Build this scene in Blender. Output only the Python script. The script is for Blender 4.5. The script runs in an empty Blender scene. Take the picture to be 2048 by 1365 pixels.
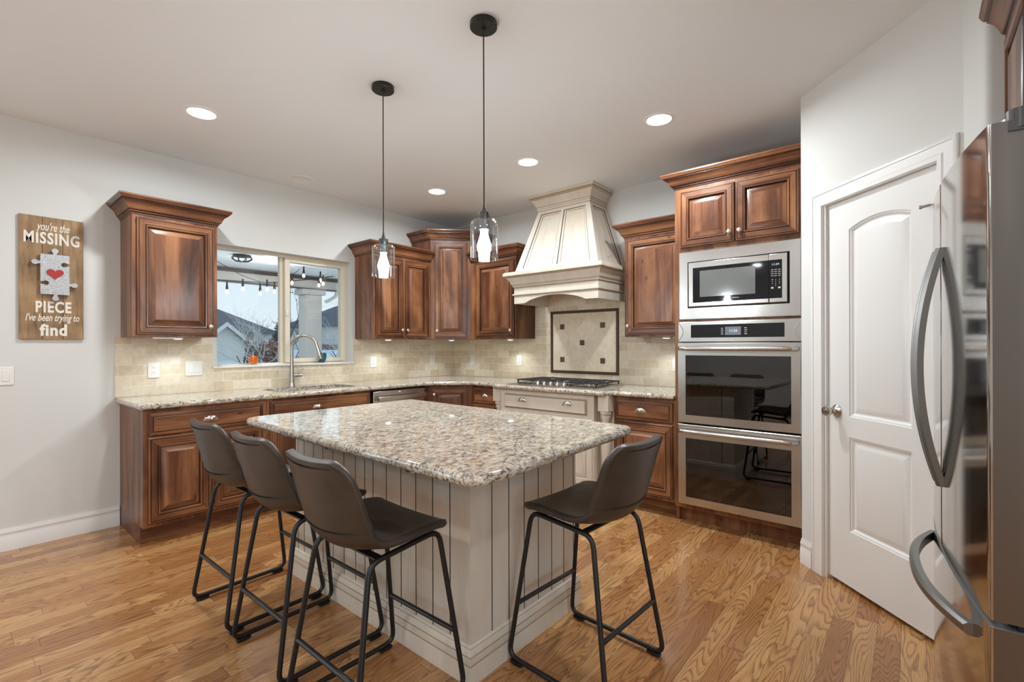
import bpy, math, random
from math import sin, cos, pi, radians, sqrt, atan2
from mathutils import Vector, Matrix
from mathutils.geometry import tessellate_polygon
random.seed(7)
SC = bpy.context.scene
COL = SC.collection

# ------------------------------------------------------------------ camera
F_PX, YAW, ROLL, PCY, CAM_H = 957.33, 0.69735668, -0.00300116, 690.26, 1.285313
CAM = Vector((-4.08451, -4.375723, CAM_H))
fw = Vector((cos(YAW), sin(YAW), 0)); rt0 = Vector((sin(YAW), -cos(YAW), 0)); up0 = Vector((0, 0, 1))
rt = rt0 * cos(ROLL) + up0 * sin(ROLL); up = up0 * cos(ROLL) - rt0 * sin(ROLL)
cd = bpy.data.cameras.new('camera'); cam = bpy.data.objects.new('camera', cd); COL.objects.link(cam)
cd.sensor_fit = 'HORIZONTAL'; cd.sensor_width = 36.0; cd.lens = 36.0 * F_PX / 2048.0
cd.shift_y = (PCY - 682.5) / 2048.0; cd.clip_start = 0.02; cd.clip_end = 400
cam.matrix_world = Matrix(((rt.x, up.x, -fw.x, CAM.x), (rt.y, up.y, -fw.y, CAM.y), (rt.z, up.z, -fw.z, CAM.z), (0, 0, 0, 1)))
SC.camera = cam

# ------------------------------------------------------------------ world, exposure
W = bpy.data.worlds.new('sky'); SC.world = W; W.use_nodes = True
wn = W.node_tree.nodes; wl = W.node_tree.links; wn.clear()
wo = wn.new('ShaderNodeOutputWorld'); wb = wn.new('ShaderNodeBackground'); wr = wn.new('ShaderNodeValToRGB')
wt = wn.new('ShaderNodeTexCoord'); wx = wn.new('ShaderNodeSeparateXYZ')
wl.new(wt.outputs['Generated'], wx.inputs[0]); wl.new(wx.outputs['Z'], wr.inputs[0]); wl.new(wr.outputs[0], wb.inputs[0]); wl.new(wb.outputs[0], wo.inputs[0])
wr.color_ramp.elements[0].position = 0.0; wr.color_ramp.elements[0].color = (0.74, 0.84, 0.90, 1)
wr.color_ramp.elements[1].position = 0.5; wr.color_ramp.elements[1].color = (0.42, 0.62, 0.80, 1)
wb.inputs[1].default_value = 1.2
vs = SC.view_settings; SC.display_settings.display_device = 'sRGB'
vs.view_transform = 'Standard'; vs.look = 'None'; vs.gamma = 1.0; vs.exposure = -0.08; vs.use_curve_mapping = False
SC.cycles.max_bounces = 10; SC.cycles.diffuse_bounces = 7; SC.cycles.glossy_bounces = 5
SC.cycles.transmission_bounces = 8; SC.cycles.transparent_max_bounces = 16
SC.cycles.caustics_reflective = False; SC.cycles.caustics_refractive = False
SC.cycles.sample_clamp_indirect = 4.0

# ------------------------------------------------------------------ lamps
CAN_W = 21.0          # each recessed ceiling light
CANS = [(-3.036, -0.975), (-1.102, -3.121), (-1.085, -2.034), (-1.068, -0.929)]
CANS_BACK = [(-3.4, -5.1), (-5.0, -1.3), (-5.0, -3.4), (-4.6, -6.8), (-6.8, -2.2), (-6.8, -4.6), (-6.8, -7.0)]
CEIL = 2.74
CAN_F = [0.95, 1.22, 0.5, 0.9]
def area(name, loc, rot, sx, sy, power, color=(1, 1, 1), shape='RECTANGLE', spread=180):
    l = bpy.data.lights.new(name, 'AREA'); l.shape = shape; l.size = sx; l.size_y = sy
    l.energy = power; l.color = color; l.spread = radians(spread)
    o = bpy.data.objects.new(name, l); COL.objects.link(o); o.location = loc; o.rotation_euler = rot
    return o
for i, (x, y) in enumerate(CANS + CANS_BACK):
    area('ceiling_lamp', (x, y, CEIL - 0.016), (0, 0, 0), 0.13, 0.13, CAN_W * CAN_F[i] if i < len(CANS) else CAN_W * 0.6, (0.90, 0.96, 1.0), 'DISK', 172)
# lamps added as daylight at unseen windows, tilted up to brighten the ceiling
area('daylight_fill', (-5.7, -8.38, 1.35), (radians(-90 - 24), 0, pi), 4.8, 2.1, 62, (0.76, 0.88, 1.0))
area('daylight_fill', (-6.15, -0.03, 1.15), (radians(-90 - 15), 0, 0), 2.4, 1.9, 36, (0.76, 0.88, 1.0))  # sits in a made-up side opening, to brighten the pantry door

# ------------------------------------------------------------------ material helpers
def newmat(name):
    m = bpy.data.materials.new(name); m.use_nodes = True
    n = m.node_tree.nodes; n.clear(); out = n.new('ShaderNodeOutputMaterial'); b = n.new('ShaderNodeBsdfPrincipled')
    m.node_tree.links.new(b.outputs[0], out.inputs[0])
    return m, n, m.node_tree.links, b, out
def rgb(r, g, b):   # sRGB 0-255 to linear
    f = lambda c: (c / 255 / 12.92) if c / 255 <= 0.04045 else ((c / 255 + 0.055) / 1.055) ** 2.4
    return (f(r), f(g), f(b), 1)
def plain(name, col, rough=0.5, metal=0.0, bump=0.0, bscale=200, coat=0.0, spec=0.5):
    m, n, l, b, o = newmat(name)
    b.inputs['Base Color'].default_value = col; b.inputs['Roughness'].default_value = rough; b.inputs['Metallic'].default_value = metal
    b.inputs['Coat Weight'].default_value = coat; b.inputs['Specular IOR Level'].default_value = spec
    tc = n.new('ShaderNodeTexCoord'); nz = n.new('ShaderNodeTexNoise'); nz.inputs['Scale'].default_value = bscale; nz.inputs['Detail'].default_value = 3
    l.new(tc.outputs['Object'], nz.inputs['Vector'])
    if bump > 0:
        bp = n.new('ShaderNodeBump'); bp.inputs['Strength'].default_value = bump; bp.inputs['Distance'].default_value = 0.002
        l.new(nz.outputs[0], bp.inputs['Height']); l.new(bp.outputs[0], b.inputs['Normal'])
    return m
def mapping(n, l, src, scale, loc=(0, 0, 0), rot=(0, 0, 0)):
    mp = n.new('ShaderNodeMapping'); mp.inputs['Scale'].default_value = scale; mp.inputs['Location'].default_value = loc; mp.inputs['Rotation'].default_value = rot
    l.new(src, mp.inputs['Vector']); return mp.outputs[0]
def noise(n, l, vec, scale, detail=4, rough=0.55, dist=0.0):
    z = n.new('ShaderNodeTexNoise'); z.inputs['Scale'].default_value = scale; z.inputs['Detail'].default_value = detail
    z.inputs['Roughness'].default_value = rough; z.inputs['Distortion'].default_value = dist; l.new(vec, z.inputs['Vector']); return z.outputs[0]
def ramp(n, l, fac, stops, interp='LINEAR'):
    r = n.new('ShaderNodeValToRGB'); r.color_ramp.interpolation = interp; e = r.color_ramp.elements
    while len(e) < len(stops): e.new(0.5)
    for q, (p, c) in zip(e, stops): q.position = p; q.color = c if len(c) == 4 else (*c, 1)
    if fac is not None: l.new(fac, r.inputs[0])
    return r.outputs[0]
def mix(n, l, fac, a, b, mode='MIX'):
    x = n.new('ShaderNodeMix'); x.data_type = 'RGBA'; x.blend_type = mode
    def put(i, v):
        if hasattr(v, 'is_linked') or isinstance(v, bpy.types.NodeSocket): l.new(v, i)
        else: i.default_value = v
    put(x.inputs[0], fac); put(x.inputs[6], a); put(x.inputs[7], b)
    return x.outputs[2]
def math_(n, l, op, a, b=None, c=None):
    x = n.new('ShaderNodeMath'); x.operation = op
    for i, v in enumerate((a, b, c)):
        if v is None: continue
        if isinstance(v, bpy.types.NodeSocket): l.new(v, x.inputs[i])
        else: x.inputs[i].default_value = v
    return x.outputs[0]
def bumpn(n, l, b, h, strength, dist=0.002):
    bp = n.new('ShaderNodeBump'); bp.inputs['Strength'].default_value = strength; bp.inputs['Distance'].default_value = dist
    l.new(h, bp.inputs['Height']); l.new(bp.outputs[0], b.inputs['Normal'])
def objvec(n, l, spread=7.0):
    """object coordinates shifted by a random amount per object, so copies differ"""
    tc = n.new('ShaderNodeTexCoord'); oi = n.new('ShaderNodeObjectInfo'); vm = n.new('ShaderNodeVectorMath'); vm.operation = 'ADD'
    sc = math_(n, l, 'MULTIPLY', oi.outputs['Random'], spread)
    cb = n.new('ShaderNodeCombineXYZ'); l.new(sc, cb.inputs[0]); l.new(sc, cb.inputs[1]); l.new(sc, cb.inputs[2])
    l.new(tc.outputs['Object'], vm.inputs[0]); l.new(cb.outputs[0], vm.inputs[1]); return vm.outputs[0], oi.outputs['Random']

# ------------------------------------------------------------------ cabinet wood (knotty alder, brown stain)
def wood(name, axis, dark=(42, 23, 15), mid=(100, 60, 38), light=(158, 108, 72), rough=0.36, stave=0.075):
    m, n, l, b, o = newmat(name)
    v, rnd = objvec(n, l)
    st = {'z': (1, 1, 0.09), 'x': (0.09, 1, 1), 'h': (0.09, 0.09, 1)}[axis]
    g = noise(n, l, mapping(n, l, v, st), 11, 5, 0.6, 0.6)                     # broad grain streaks
    f = noise(n, l, mapping(n, l, v, tuple(s * (3 if s == 1 else 0.6) for s in st)), 42, 3, 0.6)       # fine fibres
    bl = noise(n, l, mapping(n, l, v, (1, 1, 0.45) if axis == 'z' else (0.45, 1, 1)), 3.6, 3, 0.6, 0.8)  # blotches of the stain
    sx = n.new('ShaderNodeSeparateXYZ'); l.new(v, sx.inputs[0])
    row = math_(n, l, 'FLOOR', math_(n, l, 'DIVIDE', sx.outputs[0 if axis == 'z' else 2], stave))
    wn_ = n.new('ShaderNodeTexWhiteNoise'); wn_.noise_dimensions = '1D'; l.new(row, wn_.inputs['W'])
    a = math_(n, l, 'MULTIPLY_ADD', g, 0.50, math_(n, l, 'MULTIPLY', bl, 0.46))
    a = math_(n, l, 'MULTIPLY_ADD', f, 0.14, a); a = math_(n, l, 'MULTIPLY_ADD', wn_.outputs[0], 0.12, a)
    c = ramp(n, l, a, [(0.40, rgb(*dark)), (0.56, rgb(*mid)), (0.76, rgb(*light))])
    vo = n.new('ShaderNodeTexVoronoi'); vo.inputs['Scale'].default_value = 4.4; vo.inputs['Randomness'].default_value = 1
    l.new(mapping(n, l, v, (1.5, 1.5, 0.8) if axis == 'z' else (0.8, 1.5, 1.5)), vo.inputs['Vector'])
    k = ramp(n, l, vo.outputs['Distance'], [(0.0, (1, 1, 1)), (0.05, (0.85, 0.85, 0.85)), (0.10, (0, 0, 0))])
    c = mix(n, l, math_(n, l, 'MULTIPLY', k, 0.75), c, rgb(44, 20, 10))
    l.new(c, b.inputs['Base Color']); b.inputs['Roughness'].default_value = rough; b.inputs['Coat Weight'].default_value = 0.12; b.inputs['Coat Roughness'].default_value = 0.2; b.inputs['Specular IOR Level'].default_value = 0.4
    bumpn(n, l, b, f, 0.08, 0.001)
    return m
WZ = wood('alder_wood_upright', 'z'); WX = wood('alder_wood_level', 'h')
GLAZE = plain('dark_glaze', rgb(44, 20, 12), 0.35)
WOODM = [WZ, WX, GLAZE]

def cream(name, base=(216, 208, 195), shade=(200, 188, 170)):
    m, n, l, b, o = newmat(name)
    v, rnd = objvec(n, l)
    a = noise(n, l, mapping(n, l, v, (1, 1, 0.25)), 7, 4, 0.6, 0.5)
    c = ramp(n, l, a, [(0.3, rgb(*base)), (0.75, rgb(*shade))])
    vo = n.new('ShaderNodeTexVoronoi'); vo.inputs['Scale'].default_value = 6.5; l.new(v, vo.inputs['Vector'])
    k = ramp(n, l, vo.outputs['Distance'], [(0.0, (1, 1, 1)), (0.018, (0.9, 0.9, 0.9)), (0.028, (0, 0, 0))])
    c = mix(n, l, math_(n, l, 'MULTIPLY', k, 0.7), c, rgb(120, 92, 66))
    l.new(c, b.inputs['Base Color']); b.inputs['Roughness'].default_value = 0.38
    bumpn(n, l, b, noise(n, l, v, 60, 2), 0.05, 0.001)
    return m
CREAM = cream('cream_glazed_paint', (220, 212, 199), (205, 193, 175)); CGLAZE = plain('umber_glaze', rgb(158, 138, 112), 0.45); CDARK = plain('groove_glaze', rgb(82, 72, 64), 0.5)
CREAMM = [CREAM, CREAM, CGLAZE, CDARK]

# ------------------------------------------------------------------ granite
def granite():
    m, n, l, b, o = newmat('speckled_granite')
    tc = n.new('ShaderNodeTexCoord'); v = tc.outputs['Object']
    warp = n.new('ShaderNodeVectorMath'); warp.operation = 'MULTIPLY_ADD'
    nz = n.new('ShaderNodeTexNoise'); nz.inputs['Scale'].default_value = 9; l.new(v, nz.inputs['Vector'])
    l.new(nz.outputs['Color'], warp.inputs[0]); warp.inputs[1].default_value = (0.05, 0.05, 0.05); l.new(v, warp.inputs[2])
    w = mapping(n, l, warp.outputs[0], (0.80, 1.3, 1.3), rot=(0, 0, 0.2))
    base = ramp(n, l, noise(n, l, w, 16, 5, 0.65), [(0.30, rgb(178, 158, 128)), (0.45, rgb(212, 200, 178)), (0.62, rgb(232, 225, 210)), (0.8, rgb(208, 194, 168))])
    vo = n.new('ShaderNodeTexVoronoi'); vo.inputs['Scale'].default_value = 120; l.new(w, vo.inputs['Vector'])
    cell = ramp(n, l, math_(n, l, 'FRACT', math_(n, l, 'MULTIPLY', vo.outputs['Color'], 1.7)), [(0.0, rgb(160, 134, 102)), (0.3, rgb(208, 198, 180)), (0.7, rgb(234, 228, 216)), (1.0, rgb(176, 168, 156))])
    c = mix(n, l, 0.55, base, cell)
    grey = ramp(n, l, noise(n, l, w, 30, 6, 0.72), [(0.515, (0, 0, 0)), (0.58, (1, 1, 1))])
    c = mix(n, l, math_(n, l, 'MULTIPLY', grey, 0.7), c, rgb(126, 124, 124))
    tan = ramp(n, l, noise(n, l, mapping(n, l, w, (1, 1, 1), loc=(5, 3, 1)), 24, 6, 0.7), [(0.54, (0, 0, 0)), (0.62, (1, 1, 1))])
    c = mix(n, l, math_(n, l, 'MULTIPLY', tan, 0.6), c, rgb(156, 122, 84))
    blk = ramp(n, l, noise(n, l, mapping(n, l, w, (1, 1, 1), loc=(2, 9, 4)), 56, 6, 0.80), [(0.53, (0, 0, 0)), (0.56, (1, 1, 1))])
    big = ramp(n, l, noise(n, l, w, 7, 3, 0.6), [(0.35, (0.45, 0.45, 0.45)), (0.6, (1, 1, 1))])
    c = mix(n, l, math_(n, l, 'MULTIPLY', math_(n, l, 'MULTIPLY', blk, big), 0.9), c, rgb(44, 40, 40))
    l.new(c, b.inputs['Base Color']); b.inputs['Roughness'].default_value = 0.04; b.inputs['Specular IOR Level'].default_value = 1.0
    return m
GRANITE = granite()

# ------------------------------------------------------------------ travertine subway tile (wall plane chosen by axis)
def travertine(name, axis, diagonal=False, bw=0.152, rh=0.0762):
    m, n, l, b, o = newmat(name)
    tc = n.new('ShaderNodeTexCoord'); sx = n.new('ShaderNodeSeparateXYZ'); l.new(tc.outputs['Object'], sx.inputs[0])
    cb = n.new('ShaderNodeCombineXYZ'); l.new(sx.outputs[axis], cb.inputs[0]); l.new(math_(n, l, 'SUBTRACT', sx.outputs[2], 0.917), cb.inputs[1])
    v = cb.outputs[0]
    if diagonal: v = mapping(n, l, v, (1, 1, 1), loc=(0.0, 0.0, 0), rot=(0, 0, radians(45)))
    br = n.new('ShaderNodeTexBrick'); br.inputs['Scale'].default_value = 1; br.inputs['Brick Width'].default_value = bw; br.inputs['Row Height'].default_value = rh
    br.inputs['Mortar Size'].default_value = 0.0015 if diagonal else 0.0032; br.inputs['Mortar Smooth'].default_value = 0.25; br.offset = 0 if diagonal else 0.5
    br.inputs['Color1'].default_value = rgb(*((222, 204, 172) if diagonal else (198, 180, 148))); br.inputs['Color2'].default_value = rgb(236, 226, 206); br.inputs['Mortar'].default_value = rgb(238, 232, 218)
    l.new(v, br.inputs['Vector'])
    nz = noise(n, l, tc.outputs['Object'], 26, 6, 0.7)
    c = mix(n, l, 0.38, br.outputs['Color'], ramp(n, l, nz, [(0.3, rgb(194, 174, 142)), (0.5, rgb(226, 212, 186)), (0.7, rgb(240, 230, 210))]))
    l.new(c, b.inputs['Base Color']); b.inputs['Roughness'].default_value = 0.42
    h = math_(n, l, 'MULTIPLY_ADD', br.outputs['Fac'], -1.0, math_(n, l, 'MULTIPLY', nz, 0.3))
    bumpn(n, l, b, h, 0.5, 0.002)
    return m
TRAV_X = travertine('travertine_tile_back', 0); TRAV_Y = travertine('travertine_tile_side', 1)
TRAV_D = travertine('travertine_tile_diamond', 1, True, 0.1524, 0.1524)

# ------------------------------------------------------------------ oak plank floor
def oak():
    m, n, l, b, o = newmat('oak_planks')
    tc = n.new('ShaderNodeTexCoord'); sx = n.new('ShaderNodeSeparateXYZ'); l.new(tc.outputs['Object'], sx.inputs[0])
    X, Y = sx.outputs[0], sx.outputs[1]
    pw = 0.083
    yq = math_(n, l, 'DIVIDE', math_(n, l, 'ADD', Y, 0.017), pw); row = math_(n, l, 'FLOOR', yq); fy = math_(n, l, 'FRACT', yq)
    w1 = n.new('ShaderNodeTexWhiteNoise'); w1.noise_dimensions = '1D'; l.new(row, w1.inputs['W'])
    xq = math_(n, l, 'DIVIDE', math_(n, l, 'MULTIPLY_ADD', w1.outputs[0], 3.7, X), math_(n, l, 'MULTIPLY_ADD', w1.outputs[0], 0.5, 0.55))
    seg = math_(n, l, 'FLOOR', xq); fx = math_(n, l, 'FRACT', xq)
    pid = math_(n, l, 'MULTIPLY_ADD', seg, 7.31, math_(n, l, 'MULTIPLY', row, 3.17))
    w2 = n.new('ShaderNodeTexWhiteNoise'); w2.noise_dimensions = '1D'; l.new(pid, w2.inputs['W'])
    w3 = n.new('ShaderNodeTexWhiteNoise'); w3.noise_dimensions = '1D'; l.new(math_(n, l, 'ADD', pid, 41.3), w3.inputs['W'])
    cb = n.new('ShaderNodeCombineXYZ'); l.new(math_(n, l, 'MULTIPLY', X, 0.95), cb.inputs[0]); l.new(math_(n, l, 'MULTIPLY', Y, 7.0), cb.inputs[1]); l.new(math_(n, l, 'MULTIPLY', w2.outputs[0], 60), cb.inputs[2])
    gn = n.new('ShaderNodeTexNoise'); gn.inputs['Scale'].default_value = 1.25; gn.inputs['Detail'].default_value = 2.0; gn.inputs['Roughness'].default_value = 0.35; gn.inputs['Distortion'].default_value = 0.25; l.new(cb.outputs[0], gn.inputs['Vector'])
    ring = math_(n, l, 'FRACT', math_(n, l, 'MULTIPLY', gn.outputs[0], math_(n, l, 'MULTIPLY_ADD', w3.outputs[0], 22, 16)))
    lines = ramp(n, l, ring, [(0.0, (1, 1, 1)), (0.16, (0.75, 0.75, 0.75)), (0.42, (0.12, 0.12, 0.12)), (0.86, (0, 0, 0)), (1.0, (1, 1, 1))])
    pores = noise(n, l, mapping(n, l, tc.outputs['Object'], (9, 330, 1)), 1, 3, 0.6)
    lines = math_(n, l, 'MULTIPLY', lines, ramp(n, l, noise(n, l, mapping(n, l, tc.outputs['Object'], (14, 120, 1)), 1, 4, 0.7), [(0.32, (0.35, 0.35, 0.35)), (0.6, (1, 1, 1))]))
    base = ramp(n, l, math_(n, l, 'MULTIPLY_ADD', noise(n, l, tc.outputs['Object'], 2.2, 3), 0.25, math_(n, l, 'MULTIPLY', w2.outputs[0], 0.8)), [(0.08, rgb(156, 104, 60)), (0.45, rgb(182, 130, 80)), (0.9, rgb(206, 158, 104))])
    c = mix(n, l, math_(n, l, 'MULTIPLY', lines, 0.75), base, rgb(92, 54, 28))
    c = mix(n, l, ramp(n, l, pores, [(0.50, (0, 0, 0)), (0.72, (0.45, 0.45, 0.45))]), c, rgb(118, 70, 36))
    ey = math_(n, l, 'ABSOLUTE', math_(n, l, 'SUBTRACT', fy, 0.5)); ex = math_(n, l, 'ABSOLUTE', math_(n, l, 'SUBTRACT', fx, 0.5))
    gap = math_(n, l, 'MAXIMUM', math_(n, l, 'GREATER_THAN', ey, 0.489), math_(n, l, 'GREATER_THAN', ex, 0.4985))
    c = mix(n, l, math_(n, l, 'MULTIPLY', gap, 0.62), c, rgb(74, 40, 20))
    l.new(c, b.inputs['Base Color'])
    l.new(math_(n, l, 'MULTIPLY_ADD', noise(n, l, tc.outputs['Object'], 3, 3), 0.12, 0.17), b.inputs['Roughness'])
    b.inputs['Coat Weight'].default_value = 0.2; b.inputs['Coat Roughness'].default_value = 0.12
    bumpn(n, l, b, math_(n, l, 'SUBTRACT', math_(n, l, 'MULTIPLY', pores, 0.15), gap), 0.25, 0.0015)
    return m
OAK = oak()

def steel(name, axis='x', col=(0.57, 0.55, 0.52), rough=0.24):
    m, n, l, b, o = newmat(name)
    tc = n.new('ShaderNodeTexCoord')
    s = {'x': (1, 60, 500), 'z': (400, 60, 1)}[axis]
    a = noise(n, l, mapping(n, l, tc.outputs['Object'], s), 1.0, 2, 0.5)
    b.inputs['Base Color'].default_value = (*col, 1); b.inputs['Metallic'].default_value = 1
    l.new(math_(n, l, 'MULTIPLY_ADD', a, 0.10, rough - 0.05), b.inputs['Roughness'])
    return m
STEEL = steel('brushed_steel'); STEELV = steel('brushed_steel_upright', 'z', (0.50, 0.48, 0.46), 0.20)
FRIDGE_F = steel('polished_steel_door', 'z', (0.50, 0.48, 0.46), 0.10)
GREYMETAL = plain('satin_grey_metal', (0.30, 0.30, 0.30, 1), 0.30, 1.0)
NICKEL = plain('brushed_nickel', (0.52, 0.49, 0.45, 1), 0.22, 1.0); CHROME = plain('polished_pewter', (0.74, 0.72, 0.69, 1), 0.14, 1.0)
PEWTER = plain('pewter_knob', (0.70, 0.66, 0.58, 1), 0.32, 0.85)
DARKM = plain('gunmetal', (0.10, 0.10, 0.10, 1), 0.35, 0.8); BLACKM = plain('black_powder_coated_metal', rgb(22, 21, 20), 0.38); BLACKP = plain('black_plastic', rgb(16, 16, 17), 0.35)
IRON = plain('cast_iron', rgb(40, 42, 46), 0.55, 0.0, 0.3, 300)
CORD = plain('black_cord', rgb(24, 24, 24), 0.6); WHITEP = plain('white_plastic', rgb(236, 234, 228), 0.3)
SLOT = plain('dark_slot', rgb(60, 58, 55), 0.6); BRONZE = plain('bronze_tile', rgb(96, 78, 64), 0.38, 0.35, 0.6, 90)
WALLM = plain('wall_paint', rgb(218, 218, 214), 0.75, 0, 0.25, 28); CEILM = plain('ceiling_paint', rgb(234, 236, 237), 0.8, 0, 0.3, 24)
TRIMW = plain('white_trim_paint', rgb(234, 233, 230), 0.32); DOORW = plain('white_door_paint', rgb(230, 229, 226), 0.36, 0, 0.05, 90)
VINYL = plain('almond_vinyl', rgb(222, 212, 192), 0.4); RUBBER = plain('clear_rubber', rgb(190, 170, 150), 0.4)

def leather():
    m, n, l, b, o = newmat('brown_leather')
    v, r = objvec(n, l, 3)
    a = noise(n, l, v, 9, 4, 0.6)
    l.new(ramp(n, l, a, [(0.3, rgb(52, 44, 37)), (0.7, rgb(70, 60, 51))]), b.inputs['Base Color'])
    b.inputs['Roughness'].default_value = 0.40; b.inputs['Specular IOR Level'].default_value = 0.55
    vo = n.new('ShaderNodeTexVoronoi'); vo.inputs['Scale'].default_value = 420; l.new(v, vo.inputs['Vector'])
    bumpn(n, l, b, vo.outputs['Distance'], 0.12, 0.0006)
    return m
LEATHER = leather(); THREAD = plain('dark_thread', rgb(24, 22, 21), 0.6)

def glow(name, col, strength):
    m = bpy.data.materials.new(name); m.use_nodes = True; n = m.node_tree.nodes; n.clear()
    o = n.new('ShaderNodeOutputMaterial'); e = n.new('ShaderNodeEmission'); e.inputs[0].default_value = (*col, 1); e.inputs[1].default_value = strength
    m.node_tree.links.new(e.outputs[0], o.inputs[0]); return m
def thin_glass(name, tint=(1, 1, 1), rough=0.0, gloss=(1, 1, 1), ior=1.5, opacity=0.0, body=(0, 0, 0)):
    m = bpy.data.materials.new(name); m.use_nodes = True; n = m.node_tree.nodes; l = m.node_tree.links; n.clear()
    o = n.new('ShaderNodeOutputMaterial'); t = n.new('ShaderNodeBsdfTransparent'); g = n.new('ShaderNodeBsdfGlossy'); mx = n.new('ShaderNodeMixShader'); lw = n.new('ShaderNodeLayerWeight'); lw.inputs[0].default_value = 0.5
    t.inputs[0].default_value = (*tint, 1); g.inputs[0].default_value = (*gloss, 1); g.inputs['Roughness'].default_value = rough; f0 = ((ior - 1) / (ior + 1)) ** 2
    fac = math_(n, l, 'MULTIPLY_ADD', math_(n, l, 'POWER', lw.outputs['Facing'], 4.0), 1 - f0, f0)
    l.new(fac, mx.inputs[0]); l.new(t.outputs[0], mx.inputs[1]); l.new(g.outputs[0], mx.inputs[2])
    last = mx.outputs[0]
    l.new(last, o.inputs[0]); return m
PANE = thin_glass('window_glass', (0.99, 1.0, 1.0)); SHADE = thin_glass('clear_lamp_glass', (0.93, 0.94, 0.94), 0.02, (1, 1, 1), 1.65)
OVENGLASS = thin_glass('tinted_oven_glass', (0.36, 0.32, 0.31), 0.01, (1, 1, 1), 1.75)
LAMPGLOW = glow('lamp_glow', (1.0, 0.97, 0.92), 14.0); BULBGLOW = glow('bulb_glow', (0.91, 0.96, 1.0), 330.0); PUCKGLOW = glow('puck_glow', (0.85, 0.95, 1.0), 6.0)
DISPLAY = glow('display_glow', (0.75, 0.88, 1.0), 1.3); SCREEN = glow('screen_glow', (0.30, 0.32, 0.35), 0.8)

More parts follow.
